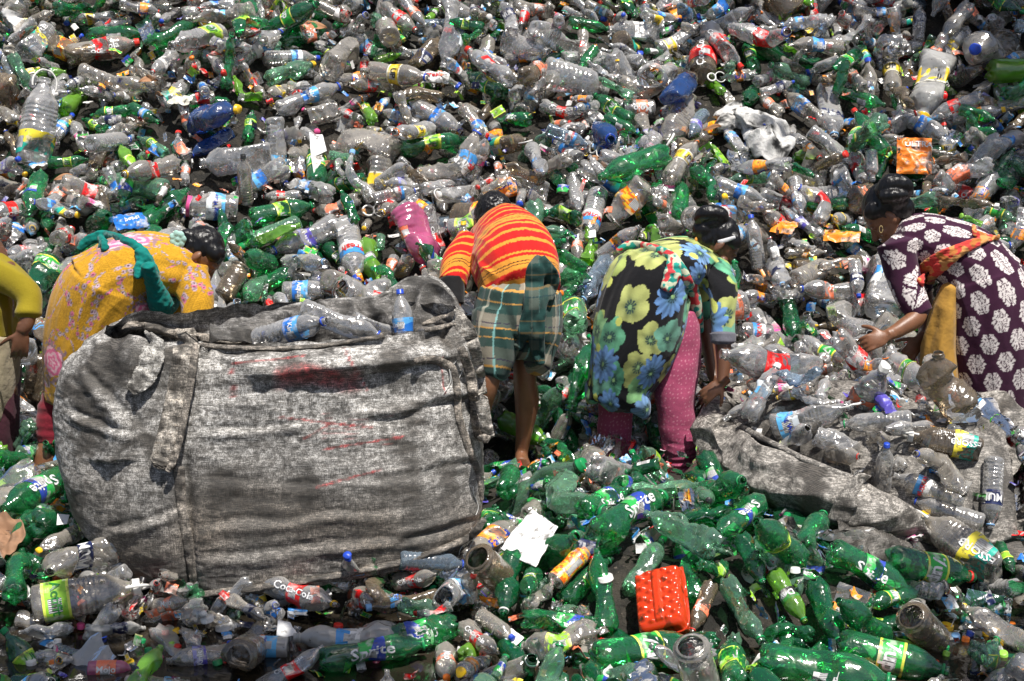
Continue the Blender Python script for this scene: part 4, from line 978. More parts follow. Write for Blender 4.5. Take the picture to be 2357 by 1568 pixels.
# --- woman in the yellow floral tunic
w1 = person('woman in yellow floral tunic with teal scarf, bent double behind the big sack', 200, 1090, 5.75)
leg1 = [(185, 760, 5.85, 50, .08), (140, 900, 5.8, 36, .06), (122, 1000, 5.78, 27, .05), (108, 1050, 5.75, 25, .045), (92, 1110, 5.72, 19, .035)]
leg1b = [(290, 760, 5.85, 50, .08), (300, 900, 5.85, 34, .06), (300, 1010, 5.85, 27, .05), (300, 1110, 5.85, 20, .04)]
hd = at(462, 592, 5.86)
arm1 = [(440, 640, 5.78, 30, .045), (452, 720, 5.72, 25, .04), (448, 800, 5.68, 19, .032), (440, 850, 5.66, 14, .025)]
arm1b = [(405, 640, 6.0, 28, .045), (395, 730, 6.05, 22, .04), (405, 800, 6.05, 16, .03)]
tor = [(240, 700, 5.82, 85, .12), (300, 620, 5.82, 55, .12), (370, 610, 5.85, 50, .12), (425, 610, 5.87, 42, .10), (455, 600, 5.87, 26, .05)]
V, N, Fc = remesh([tube(x) for x in (tor, leg1, leg1b, arm1, arm1b)] + headshapes(hd, (.55, -.15, -.85), (.6, .1, .45), .93) + hand(at(440, 850, 5.66), (-.1, -.1, -1), (0, -1, 0)) + hand(at(405, 800, 6.05), (0, 0, -1), (0, -1, 0)), .0045, 5); put('body', w1, V, Fc, SKIN)
spine1 = [(225, 960, 5.8), (228, 800, 5.8), (245, 690, 5.8), (300, 622, 5.82), (370, 612, 5.85), (440, 625, 5.87), (470, 640, 5.87)]
sk = [(205, 935, 5.8, 100, .13), (222, 860, 5.8, 116, .16), (232, 780, 5.8, 124, .17), (242, 700, 5.8, 116, .18), (262, 645, 5.8, 100, .19)]
t1 = [(250, 670, 5.8, 108, .19), (300, 622, 5.82, 82, .18), (365, 612, 5.85, 73, .165), (420, 622, 5.87, 66, .155), (452, 640, 5.87, 44, .11)]
sl1 = [(432, 632, 5.80, 50, .07), (452, 690, 5.74, 38, .055), (449, 750, 5.7, 33, .05), (446, 805, 5.68, 29, .045)]
sl1b = [(410, 640, 6.0, 40, .06), (397, 710, 6.05, 30, .05)]
v1, f1 = garment('tunic', w1, [sk, t1, sl1, sl1b], spine1, print_yellow, .19, .0048, 12, .009, 11, 3.2, 2); T1 = bvh(v1, f1)
V, N, Fc = remesh([tube([(200, 800, 5.85, 60, .09), (152, 900, 5.82, 46, .085), (124, 960, 5.8, 38, .07), (119, 1018, 5.78, 33, .064)]), tube([(290, 780, 5.85, 60, .1), (300, 1000, 5.85, 38, .06)]), tube([(300, 700, 5.9, 60, .12), (345, 720, 5.92, 22, .07), (350, 760, 5.92, 10, .04)])], .007, 6)
V = V + N * (.006 * pn(V * np.array([1, 1, 4]), 9))[:, None]; put('trousers', w1, V, Fc, plainfab('maroon_cotton', (.20, .012, .025)))
TEAL = plainfab('teal_cotton', (.0, .20, .17))
sv = [strap([(182, 575, 9), (200, 556, 12), (235, 543, 14), (275, 550, 12), (312, 566, 12), (335, 590, 13), (352, 625, 15), (352, 660, 17)], [T1], 12, .012, .008, wav=.006), strap([(232, 545, 12), (238, 565, 16), (246, 572, 8)], [T1], 12, .012, .014), strap([(318, 575, 12), (332, 605, 20), (322, 622, 16), (316, 640, 8)], [T1], 12, .012, .02, wav=.008)]
V, N, Fc = remesh(sv + [tube([(340, 610, 5.62, 16, .02), (356, 660, 5.68, 20, .03), (372, 700, 5.75, 30, .05), (385, 690, 5.9, 26, .06)])], .004, 3); V += N * (.004 * pn(V, 55))[:, None]; put('scarf', w1, V, Fc, TEAL)
hs = hairshapes(hd, (.55, -.15, -.85), (.6, .1, .45), .97) + [blob(at(432, 546, 5.84), (.030, .03, .034)), blob(at(446, 562, 5.84), (.045, .04, .04)), blob(at(422, 540, 5.84), (.016, .02, .02)), blob(at(490, 590, 5.84), (.022, .04, .06), (.45, -.1, -.9))]
V, N, Fc = remesh(hs, .0045, 6); V += N * (.003 * pn(V * np.array([1, 1, .3]), 60))[:, None]; put('hair', w1, V, Fc, HAIR)
c_ = at(410, 550, 5.80); fl = [blob(c_ + Vector((math.cos(a) * .022, -.006, math.sin(a) * .022)), (.013, .008, .015)) for a in np.arange(7) * .9] + [blob(c_, (.014, .016, .014))]
V, N, Fc = remesh(fl, .003, 2); put('hair_flower', w1, V, Fc, plainfab('pale_aqua_petals', (.42, .66, .58)))

# --- man in the striped shirt
w2 = person('man in red and orange striped shirt and checked lungi, bent over', 1200, 1050, 6.0)
ma = [(1072, 560, 6.32, 26, .045), (1044, 620, 6.18, 22, .04), (1045, 690, 6.1, 17, .032), (1050, 740, 6.05, 13, .026)]
mb = [(1230, 560, 6.45, 26, .045), (1262, 640, 6.5, 20, .04), (1262, 700, 6.5, 16, .03)]
ml = [(1222, 700, 6.0, 50, .08), (1214, 800, 5.97, 33, .062), (1208, 868, 5.95, 27, .055), (1213, 925, 5.97, 28, .055), (1207, 990, 5.98, 20, .042), (1200, 1045, 5.98, 15, .032), (1205, 1075, 5.90, 18, .05)]
mr = [(1160, 700, 6.0, 50, .08), (1138, 800, 5.9, 36, .065), (1122, 880, 5.82, 28, .05), (1100, 960, 5.85, 24, .045), (1080, 1050, 5.9, 16, .035)]
hm = at(1137, 512, 6.62)
V, N, Fc = remesh([tube(x) for x in ([(1190, 690, 6.02, 80, .12), (1180, 600, 6.2, 70, .11), (1150, 545, 6.45, 70, .09), (1140, 520, 6.58, 28, .05)], ml, mr, ma, mb)] + headshapes(hm, (-.15, .75, -.6), (-.1, .55, .6), 1.0) + hand(at(1050, 740, 6.05), (.1, .1, -1), (0, -1, 0)) + hand(at(1262, 700, 6.5), (0, .2, -1), (0, -1, 0)), .0045, 5); put('body', w2, V, Fc, SKIN)
sps = [(1215, 730, 5.98), (1200, 660, 6.02), (1180, 590, 6.15), (1150, 545, 6.42), (1140, 530, 6.6)]
st = [(1212, 672, 5.98, 84, .15), (1188, 612, 6.1, 101, .165), (1170, 575, 6.25, 98, .15), (1148, 550, 6.42, 84, .12), (1142, 530, 6.52, 50, .07)]
st0 = [(1150, 630, 6.04, 58, .13), (1120, 685, 6.03, 22, .09)]
ss = [(1085, 565, 6.32, 42, .06), (1056, 600, 6.22, 38, .065), (1040, 652, 6.14, 34, .062)]; ss2 = [(1225, 580, 6.4, 40, .06), (1258, 630, 6.46, 28, .05)]
v2, f2 = garment('shirt', w2, [st, st0, ss, ss2], sps, print_stripes, .17, .0048, 8, .007, 9, 4, 7); T2 = bvh(v2, f2)
lg = [[(1198, 668, 5.99, 92, .155), (1194, 715, 5.98, 100, .165), (1190, 760, 5.97, 93, .16)], [(1150, 730, 5.95, 62, .14), (1140, 800, 5.89, 52, .12), (1134, 868, 5.84, 30, .08)], [(1232, 730, 5.98, 62, .14), (1228, 795, 5.95, 54, .12), (1238, 848, 5.91, 26, .08)]]
v3, f3 = garment('lungi', w2, lg, [(1200, 640, 6.0), (1190, 760, 5.97), (1180, 880, 5.9)], print_plaid, .17, .0048, 7, .018, 11, 4, 4); T3 = bvh(v3, f3)
kn = [strap([(1240, 592, 10), (1232, 625, 24), (1228, 680, 22), (1215, 740, 20), (1190, 800, 12)], [T2, T3], 20, .014, .012, wav=.014, seed=2), strap([(1243, 595, 14), (1268, 640, 22), (1262, 690, 12)], [T2, T3], 20, .012, .024, wav=.012, seed=5), strap([(1262, 660, 10), (1240, 720, 18), (1236, 790, 20), (1244, 838, 12)], [T2, T3], 18, .014, .014, wav=.014, seed=9)]
V, N, Fc = remesh(kn, .0045, 2); th, v = spine_uv(V, [(1245, 580, 5.9), (1240, 700, 5.9), (1235, 860, 5.9)]); put('knot', w2, V, Fc, FAB, print_plaid(V[:, 0] * 2 + .02, V[:, 2] * 1.0 + .05) * .25 + np.array([.008, .035, .032]))
V, N, Fc = remesh(hairshapes(hm, (-.15, .75, -.6), (-.1, .55, .6), 1.06), .004, 5); V += N * (.006 * np.abs(pn(V, 38)) + .002 * pn(V, 90))[:, None]; put('hair', w2, V, Fc, HAIR)
V, N, Fc = remesh([tube([(1041, 640, 6.14, 29, .055), (1045, 700, 6.1, 24, .048)])], .005, 2); put('undersleeve', w2, V, Fc, plainfab('black_knit', (.015, .015, .016)))

# --- woman in the floral tunic
w3 = person('woman in black tunic with big blue and green flowers, white headband, pink dotted trousers', 1500, 1100, 5.9)
h3 = at(1652, 566, 6.06)
a3 = [(1652, 640, 5.98, 26, .042), (1664, 720, 5.87, 21, .036), (1664, 780, 5.82, 19, .034), (1666, 840, 5.78, 16, .028), (1662, 882, 5.75, 12, .021)]
a3b = [(1612, 640, 6.2, 26, .042), (1625, 760, 6.15, 18, .034), (1640, 850, 6.05, 14, .028), (1648, 885, 6.0, 12, .02)]
l3 = [(1545, 740, 5.98, 55, .085), (1556, 900, 5.92, 38, .065), (1562, 1010, 5.9, 28, .05), (1570, 1120, 5.88, 19, .036)]
l3b = [(1440, 760, 5.98, 55, .085), (1420, 930, 5.98, 36, .06), (1416, 1020, 5.98, 27, .048), (1424, 1100, 5.98, 19, .036)]
V, N, Fc = remesh([tube(x) for x in ([(1490, 700, 5.98, 80, .12), (1530, 620, 6.0, 56, .12), (1590, 608, 6.06, 48, .11), (1632, 600, 6.08, 34, .08), (1646, 585, 6.07, 22, .045)], a3, a3b, l3, l3b)] + headshapes(h3, (.62, -.1, -.75), (.5, .1, .6), .95) + hand(at(1662, 882, 5.75), (-.75, -.15, -.55), (.1, -.75, .6), .145, .7, 1, .06) + hand(at(1648, 885, 6.0), (-.4, -.2, -.9), (0, -1, .2)), .0042, 4); put('body', w3, V, Fc, SKIN2)
sk3 = [(1412, 918, 5.9, 66, .12), (1430, 870, 5.9, 80, .14), (1456, 800, 5.9, 98, .165), (1476, 730, 5.92, 106, .18), (1492, 660, 5.95, 101, .185), (1510, 625, 5.97, 84, .18)]
t3 = [(1500, 650, 5.96, 95, .185), (1540, 615, 6.0, 66, .17), (1585, 606, 6.05, 58, .15), (1628, 618, 6.06, 48, .13), (1645, 640, 6.04, 34, .09)]
hem3 = [(1440, 900, 5.86, 52, .10), (1470, 930, 5.84, 30, .07), (1487, 957, 5.83, 9, .03)]; hem4 = [(1375, 890, 5.9, 30, .09), (1358, 925, 5.88, 14, .05)]
sl3 = [(1640, 622, 6.02, 42, .065), (1662, 670, 5.92, 34, .055), (1664, 730, 5.86, 29, .05), (1664, 776, 5.82, 27, .046)]; sl3b = [(1612, 650, 6.18, 34, .06), (1618, 730, 6.16, 26, .05)]
spine3 = [(1405, 980, 5.9), (1440, 840, 5.9), (1485, 700, 5.93), (1540, 618, 6.0), (1600, 606, 6.05), (1655, 640, 6.05)]
v3b, f3b = garment('tunic', w3, [sk3, t3, hem3, hem4, sl3, sl3b], spine3, print_floral, .19, .0045, 9, .008, 11, 2.6, 12); T4 = bvh(v3b, f3b)
p3 = [[(1552, 720, 5.99, 52, .10), (1560, 800, 5.97, 55, .095), (1554, 900, 5.93, 48, .085), (1560, 980, 5.91, 42, .075), (1567, 1050, 5.9, 36, .062), (1571, 1108, 5.88, 27, .05)], [(1440, 780, 6.0, 60, .10), (1420, 930, 5.99, 42, .075), (1415, 990, 5.98, 38, .068), (1424, 1058, 5.97, 29, .05)]]
V, N, Fc = remesh([tube(x) for x in p3], .005, 6); th, v = spine_uv(V, [(1500, 700, 5.95), (1500, 1150, 5.95)]); low = sst(.45, .75, v); u = V[:, 0] * 1.2
V = V + N * ((1 - np.abs(pn(np.stack([u * 5, v * 38, u * 0], -1))) * 1.8) * .010 * low + .006 * pn(V, 14))[:, None]; cl = print_dots(u, v); cl = lay(cl, sst(.72, .80, v) * .75, (.10, .012, .03)); put('trousers', w3, V, Fc, FAB, cl)
pc = lambda V: lay(lay(np.tile([.55, .58, .42], (len(V), 1)), pn(V, 40) > .12, (.02, .30, .24)), pn(V, 33, 9) > .2, (.62, .05, .06))
sv = [strap([(1420, 578, 6), (1450, 563, 10), (1500, 572, 12), (1545, 590, 12), (1572, 625, 12), (1590, 670, 14), (1598, 710, 12)], [T4], 10, .012, .008, wav=.008), strap([(1550, 596, 14), (1548, 630, 22), (1532, 668, 14)], [T4], 12, .012, .014, wav=.01)]
V, N, Fc = remesh(sv + [tube([(1590, 640, 5.92, 12, .03), (1600, 700, 5.97, 16, .04), (1612, 760, 6.0, 8, .03)])], .004, 2); put('scarf', w3, V, Fc, FAB, pc(V))
hs = hairshapes(h3, (.62, -.1, -.75), (.5, .1, .6), .98) + [blob(at(1620, 530, 6.05), (.05, .05, .05)), tube([(1608, 508, 6.05, 16, .03), (1625, 492, 6.03, 19, .036), (1655, 494, 6.03, 19, .036), (1666, 510, 6.05, 13, .026)]), tube([(1615, 520, 6.05, 14, .03), (1645, 512, 6.03, 15, .032), (1664, 518, 6.05, 11, .024)])]
V, N, Fc = remesh(hs, .004, 5); V += N * (.003 * pn(V * np.array([1, 1, .3]), 60))[:, None]; put('hair', w3, V, Fc, HAIR); T5 = bvh(V, Fc)
V, Fc = strap([(1653, 558, 5), (1672, 553, 5), (1692, 546, 4)], [T5], 5, .004, .006, 20, Y=6.0); put('headband', w3, V, Fc, plainfab('white_band', (.75, .74, .76)))
V, Fc = strap([(1600, 552, 7), (1625, 558, 9), (1640, 575, 6)], [T4], 5, .006, .004, 20, Y=6.0); put('collar', w3, V, Fc, plainfab('orange_collar', (.75, .33, .06)))
V, Fc = tube([(1664, 768, 5.82, 30, .05), (1664, 788, 5.81, 29, .048)], 8, 28); put('cuff', w3, V, Fc, plainfab('grey_cuff', (.16, .16, .19)))

# --- woman in purple
w4 = person('woman in dark purple tunic with white medallions and a red scarf, hair in a bun', 2250, 1050, 6.05)
h4 = at(2040, 496, 6.16)
a4 = [(2066, 575, 6.03, 24, .038), (2085, 660, 5.95, 24, .04), (2112, 722, 5.9, 22, .036), (2075, 755, 5.86, 18, .03), (2042, 772, 5.82, 13, .021)]
a4b = [(2100, 600, 6.3, 26, .045), (2130, 700, 6.3, 20, .036), (2130, 760, 6.2, 16, .03), (2118, 780, 6.1, 12, .02)]
l4 = [(2215, 740, 6.05, 50, .085), (2190, 900, 6.0, 36, .06), (2190, 1080, 6.0, 22, .04)]; l4b = [(2310, 760, 6.05, 50, .085), (2315, 940, 6.05, 34, .06), (2315, 1090, 6.05, 22, .04)]
V, N, Fc = remesh([tube(x) for x in ([(2265, 700, 6.05, 85, .13), (2240, 620, 6.05, 70, .13), (2180, 575, 6.1, 58, .12), (2110, 548, 6.14, 50, .10), (2068, 518, 6.16, 24, .045)], a4, a4b, l4, l4b)] + headshapes(h4, (-.6, .0, -.75), (-.35, .1, .8), 1.0) + hand(at(2042, 772, 5.82), (-.9, -.1, -.35), (.1, -.8, .5), .165, 1.15, -1, .05) + hand(at(2118, 780, 6.1), (-.6, -.3, -.7), (0, -.9, .4), .155, .8, -1, .06), .0042, 4); put('body', w4, V, Fc, SKIN)
sk4 = [(2292, 926, 6.02, 108, .16), (2290, 860, 6.02, 110, .18), (2282, 780, 6.02, 108, .185), (2270, 700, 6.03, 104, .19), (2252, 640, 6.05, 96, .19)]
t4 = [(2255, 650, 6.05, 98, .19), (2222, 598, 6.07, 78, .175), (2165, 568, 6.1, 68, .16), (2110, 552, 6.12, 60, .14), (2068, 548, 6.12, 42, .10)]
sl4 = [(2064, 562, 6.02, 44, .082), (2078, 630, 5.98, 37, .058), (2100, 690, 5.93, 34, .052), (2122, 724, 5.9, 28, .045)]; sl4b = [(2095, 590, 6.28, 34, .06), (2120, 670, 6.3, 28, .05)]
spine4 = [(2290, 960, 6.02), (2285, 820, 6.02), (2262, 680, 6.03), (2200, 590, 6.08), (2120, 555, 6.12), (2060, 548, 6.12)]
v4, f4 = garment('tunic', w4, [sk4, t4, sl4, sl4b], spine4, print_medallion, .19, .0042, 9, .006, 10, 2.4, 22); T6 = bvh(v4, f4)
V, N, Fc = remesh([tube([(2185, 660, 5.97, 16, .05), (2172, 740, 5.96, 30, .07), (2164, 800, 5.95, 37, .08), (2162, 880, 5.95, 42, .08)]), tube([(2320, 900, 6.03, 62, .10), (2312, 960, 6.0, 54, .085), (2308, 1000, 6.0, 38, .06)]), tube([(2255, 940, 6.03, 30, .06), (2270, 985, 6.0, 25, .05)])], .0055, 4)
V += N * ((1 - 2 * np.abs(pn(V * np.array([1, 1, .25]), 17))) * .009)[:, None]; put('trousers', w4, V, Fc, plainfab('mustard_cotton', (.46, .25, .045)))
rc = lambda V: lay(lay(np.tile([.62, .06, .05], (len(V), 1)), pn(V, 22) > .05, (.62, .30, .10)), pn(V, 30, 9) > .25, (.45, .16, .04))
sv = [strap([(2118, 652, 12), (2128, 625, 22), (2160, 600, 20), (2205, 575, 14), (2255, 556, 10), (2285, 548, 7)], [T6], 14, .012, .008, wav=.01), strap([(2140, 650, 12), (2165, 615, 16), (2215, 580, 8), (2270, 552, 6)], [T6], 10, .010, .016, wav=.008), strap([(2240, 520, 4), (2250, 540, 9), (2292, 548, 6), (2300, 540, 3)], [T6], 6, .010, .014, Y=5.95)]
V, N, Fc = remesh(sv, .0038, 1); V += N * (.003 * pn(V * np.array([1, 1, 3]), 40))[:, None]; put('scarf', w4, V, Fc, FAB, rc(V))
hs = hairshapes(h4, (-.6, .0, -.75), (-.35, .1, .8), 1.06) + [blob(at(2058, 460, 6.13), (.06, .06, .05)), tube([(2030, 448, 6.12, 22, .04), (2052, 425, 6.1, 24, .045), (2080, 428, 6.1, 20, .04), (2090, 445, 6.12, 13, .03)]), tube([(2030, 455, 6.08, 15, .03), (2055, 450, 6.06, 16, .034), (2082, 448, 6.08, 12, .026)])]
V, N, Fc = remesh(hs, .004, 5); V += N * (.003 * pn(V * np.array([1, 1, .3]), 60))[:, None]; put('hair', w4, V, Fc, HAIR)
e_ = [(*(at(2028 + math.cos(a) * 4, 528 + math.sin(a) * 8, 6.05)), .0012, .0012) for a in np.linspace(0, 6.28, 16)]; V, Fc = tube3(e_, 6); put('earring', w4, V, Fc, solid('gold_metal', (.6, .45, .2), .25))

# --- person at the left edge
w5 = person('person in yellow-green top cut off by the left edge, forearm reaching down', 0, 1090, 5.7)
V, N, Fc = remesh([tube(x) for x in ([(-40, 760, 5.85, 70, .12), (-50, 640, 5.85, 72, .12), (-60, 570, 5.87, 60, .10), (-70, 530, 5.87, 26, .05)], [(10, 625, 5.78, 30, .045), (62, 685, 5.7, 22, .036), (62, 740, 5.66, 17, .03), (48, 765, 5.64, 13, .022)], [(-20, 800, 5.85, 50, .09), (5, 950, 5.8, 36, .06), (10, 1120, 5.8, 22, .04)], [(-90, 800, 5.85, 50, .09), (-90, 1120, 5.8, 22, .04)])] + headshapes(at(-72, 505, 5.87), (.4, -.3, -.6), (.3, 0, .8), 1.0) + hand(at(50, 762, 5.64), (-.15, -.1, -1), (.3, -.8, 0), .155, .7, -1, .06), .005, 4); put('body', w5, V, Fc, SKIN2)
def plain_col(c): return lambda u, v: np.tile(c, (len(u), 1)) * (1 + .25 * pn(P3(u, v), 6))[:, None]
garment('top', w5, [[(-27, 770, 5.83, 60, .15), (-42, 680, 5.83, 62, .16), (-66, 620, 5.85, 62, .14), (-75, 590, 5.85, 46, .10)], [(-15, 620, 5.8, 42, .07), (38, 655, 5.74, 34, .055), (66, 688, 5.7, 27, .045), (66, 724, 5.67, 25, .045)]], [(-25, 800, 5.8), (-50, 560, 5.8)], plain_col([.27, .21, .012]), .17, .006, 6, .020, 8, 4, 31)
V, N, Fc = remesh([tube([(-25, 770, 5.82, 60, .14), (-25, 880, 5.8, 58, .14), (-28, 950, 5.8, 55, .14)])], .007, 3); V += N * (.012 * pn(V * np.array([1, 1, .2]), 14))[:, None]; put('tunic_hem', w5, V, Fc, plainfab('beige_cotton', (.42, .36, .24)))
V, N, Fc = remesh([tube([(-15, 850, 5.85, 56, .12), (0, 960, 5.8, 40, .09), (5, 1085, 5.8, 34, .07)]), tube([(-90, 850, 5.85, 56, .12), (-90, 1085, 5.8, 34, .07)])], .007, 3); V += N * (.010 * pn(V * np.array([1, 1, .3]), 12))[:, None]; put('trousers', w5, V, Fc, plainfab('dark_maroon_cotton', (.07, .018, .03)))
# ---------------------------------------------------------------- sacks and rags of woven plastic
def sackmat(name, weave=520., tint=(1, 1, 1), bmp=.5):
    g = nodes(name); a = g.N('Attribute', attribute_name='print'); co = g.coord(); fine = g.noise(330, 2, co, .7); mid = g.noise(42, 6, co, .65, .3); big = g.noise(9, 5, co)
    c = g.mixc(.95, a.outputs['Color'], g.ramp(fine.outputs[0], .25, .75), 'OVERLAY'); dk = g.noise(90, 5, co, .75); c = g.mixc(g.math_('MULTIPLY', g.ramp(mid.outputs[0], .44, .60), .74), c, (.05, .044, .037)); c = g.mixc(g.math_('MULTIPLY', g.ramp(dk.outputs[0], .48, .60), .62), c, (.05, .045, .04))
    mA = g.N('Mapping'); mA.inputs['Scale'].default_value = (38, 38, 420); g.n.links.new(co, mA.inputs[0]); mB = g.N('Mapping'); mB.inputs['Scale'].default_value = (420, 420, 38); g.n.links.new(co, mB.inputs[0])
    tA = g.noise(1, 2, mA.outputs[0], .6); tB = g.noise(1, 2, mB.outputs[0], .6); c = g.mixc(.6, c, g.ramp(tA.outputs[0], .34, .66), 'OVERLAY'); c = g.mixc(.5, c, g.ramp(tB.outputs[0], .34, .66), 'OVERLAY')
    w1_ = g.N('TexWave', wave_type='BANDS', bands_direction='X'); w1_.inputs['Scale'].default_value = weave * .16; w1_.inputs['Distortion'].default_value = 1.5; g.n.links.new(co, w1_.inputs[0])
    w2_ = g.N('TexWave', wave_type='BANDS', bands_direction='Z'); w2_.inputs['Scale'].default_value = weave * .16; w2_.inputs['Distortion'].default_value = 1.5; g.n.links.new(co, w2_.inputs[0])
    wv = g.math_('MULTIPLY', w1_.outputs['Fac'], w2_.outputs['Fac']); c = g.mixc(g.math_('MULTIPLY', wv, .18), c, (.60, .58, .54), 'SCREEN')
    n = g.bump(big.outputs[0], bmp * .5, .02); n = g.bump(mid.outputs[0], bmp * .35, .004, n); n = g.bump(wv, .5, .002, n); g.bsdf(c, .55, n, .35); return g.m
SACK_M = sackmat('woven_sack'); STRAP_M = sackmat('woven_strap', 700., bmp=.8)
def grime(V, light=(.50, .485, .46), dark=(.05, .045, .04), brown=0.0, s=5.0, seed=0, amount=.5):
    n = pn(V, s, seed) + .6 * pn(V, s * 2.3, seed + 5) + .4 * pn(V * np.array([1, 1, 3.]), s * 4, seed + 9); m = sst(.30 - amount, 1.0 - amount, n); c = np.array(light) * (1 - m[:, None]) + np.array(dark) * m[:, None]
    if np.ndim(brown) or brown: b = np.clip(brown * (.6 + pn(V, 4, 3)), 0, 1)[:, None] if np.ndim(brown) else brown; c = c * (1 - b) + c * np.array([.62, .48, .34]) * b
    return c
def sheet(A, B, nu=60, nv=24, bulge=0.0, amp=.012, seed=0, freq=6., C_=None, stretch=(1, 1, 1), sag=None):   # cloth between two world polylines
    A, B = catmull(A, nu), catmull(B, nu); t = np.linspace(0, 1, nv)[None, :, None]; S = A[:, None] * (1 - t) + B[:, None] * t
    n = np.cross(np.gradient(S, axis=0), np.gradient(S, axis=1)); n /= np.linalg.norm(n, axis=2)[..., None] + 1e-9
    if n[..., 1].mean() > 0: n = -n
    S = S + n * (np.sin(t * math.pi) * bulge); P = S.reshape(-1, 3); d = (1 - 2.2 * np.abs(pn(P * np.array(stretch), freq, seed))) * amp + pn(P, freq * 3.3, seed) * amp * .4
    P = P + n.reshape(-1, 3) * d[:, None]; return P, grid_faces(nu, nv)
def thicken(V, Fc, d=.004, nv=None, nu=None):
    N = normals(V, Fc); n = len(V); B = V - N * d; F2 = np.concatenate([Fc, Fc[:, ::-1] + n]); e = {}
    for f in Fc:
        for a, b in zip(f, np.roll(f, -1)): e[(a, b)] = e.get((a, b), 0) + 1
    rim = [(b, a, a + n, b + n) for (a, b) in e if (b, a) not in e]; return np.concatenate([V, B]), np.concatenate([F2, np.array(rim)])
# --- the full sack
def full_sack():
    root = thing('sack', 'full grey woven jumbo sack with faded red print and hanging handles, largest in view', 'sack', at(630, 1350, 4.8))
    LV = [((470, 1366), (860, 1312)), ((405, 1358), (950, 1292)), ((340, 1335), (1040, 1262)), ((292, 1300), (1090, 1232)), ((256, 1262), (1110, 1198)), ((200, 1180), (1117, 1120)), ((162, 1065), (1110, 1040)), ((147, 975), (1102, 960)), ((146, 905), (1096, 880)), ((160, 845), (1086, 800)), ((200, 798), (1070, 750)), ((252, 764), (1050, 728))]
    YC = [4.82, 4.84, 4.88, 4.92, 4.95, 5.0, 5.05, 5.08, 5.1, 5.1, 5.1, 5.1]; BD = [.08, .14, .20, .24, .27, .31, .33, .33, .32, .29, .27, .24]
    nl, m = 260, 420; L = catmull([tuple(at(*a, y)) + (b_,) for (a, _), y, b_ in zip(LV, YC, BD)], nl); Rr = catmull([tuple(at(*b, y)) for (_, b), y in zip(LV, YC)], nl); ph = np.arange(m) / m * 2 * math.pi
    c = (L[:, :3] + Rr) / 2; a = (Rr - L[:, :3]) / 2; cs, sn = np.cos(ph), np.sin(ph); ex = 2 / 2.7; X = np.sign(cs) * np.abs(cs) ** ex; Y_ = np.sign(sn) * np.abs(sn) ** ex
    V = c[:, None] + a[:, None] * X[None, :, None] + np.array([0, 1, 0]) * (Y_[None, :] * L[:, 3:4])[..., None]; V = V.reshape(-1, 3); Fc = grid_faces(nl, m, True); N = normals(V, Fc)
    if (N[:, 1] * (V[:, 1] - 5.0)).mean() < 0: N = -N
    px, py, _ = proj(V); T = np.repeat(np.linspace(0, 1, nl), m)
    r1 = 1 - 2.0 * np.abs(pn(V * np.array([.55, 1, 1.5]), 5.5, 3)); r2 = 1 - 2.0 * np.abs(pn(V * np.array([.7, 1, 1.2]), 12, 7)); d = .009 * r1 * (.5 + .5 * sst(.4, 1, T)) + .003 * r2 + .024 * pn(V, 2.2, 2) + .002 * (1 - 2 * np.abs(pn(V * np.array([1, 1, 2.2]), 20, 17)))
    for (x0, y0, x1, y1, wd, am) in ((1090, 900, 830, 960, 12, .014), (470, 800, 640, 860, 13, .016), (470, 1010, 700, 985, 10, .010), (160, 960, 300, 1010, 13, .016), (200, 870, 310, 1000, 15, .018), (250, 1240, 420, 1180, 12, .012), (480, 1230, 900, 1190, 14, .009), (470, 1130, 1080, 1120, 16, .008), (1100, 1180, 900, 1235, 12, .012), (1040, 815, 860, 835, 12, .014), (560, 880, 600, 1000, 14, .010), (480, 1300, 1050, 1240, 14, .012), (330, 800, 240, 1150, 18, .014), (1090, 1040, 980, 1075, 10, .010)):
        l_ = math.hypot(x1 - x0, y1 - y0); t_ = ((px - x0) * (x1 - x0) + (py - y0) * (y1 - y0)) / l_ ** 2; e_ = ((px - x0) * (y1 - y0) - (py - y0) * (x1 - x0)) / l_ + 14 * pn(V, 6, x0); f_ = sst(-.15, .15, t_) * sst(1.15, .85, t_); d += 0.75 * am * f_ * (np.exp(-(e_ / wd) ** 2) - .8 * np.exp(-((e_ - wd * 1.5) / (wd * .7)) ** 2))
    top = sst(.72, 1, T); d += top * .020 * (1 - 2 * np.abs(pn(V * np.array([1.3, 1, .5]), 9, 12)))
    d -= .028 * np.exp(-((px - (425 + (py - 1060) * .04)) / 16) ** 2) * sst(1000, 1100, py); d -= .05 * np.exp(-((py - (800 - (px - 500) * .06)) / 26) ** 2) * (px > 470) * (px < 1040)
    d += .045 * np.exp(-(((py - 850 + (px - 700) * .10)) / 22) ** 2) * np.exp(-((px - 760) / 190) ** 2)
    d += .03 * np.exp(-((px - 300 + (py - 900) * .22) / 38) ** 2) * (py < 1060)
    V2 = V + N * d[:, None]
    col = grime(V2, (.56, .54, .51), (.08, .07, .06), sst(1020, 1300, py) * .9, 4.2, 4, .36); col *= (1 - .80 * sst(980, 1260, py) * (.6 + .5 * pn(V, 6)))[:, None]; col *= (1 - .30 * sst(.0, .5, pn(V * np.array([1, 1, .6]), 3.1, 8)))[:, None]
    stk = pn(V * np.array([1, 1, 7.]), 5, 31) + .7 * pn(V * np.array([1.5, 1, 14.]), 9, 33); col *= (1 - .55 * sst(.15, .6, stk))[:, None]; stk = pn(V * np.array([8., 1, 1.]), 5, 41); col *= (1 - .35 * sst(.2, .55, stk))[:, None]; red = (np.exp(-((py - (872 - .04 * (px - 700) + 10 * np.sin(px / 40))) / 24) ** 4) * sst(628, 650, px) * (1 - sst(815, 845, px))) * (.62 + .5 * pn(V, 30)); col = lay(col, red * 1.2, (.52, .10, .10))
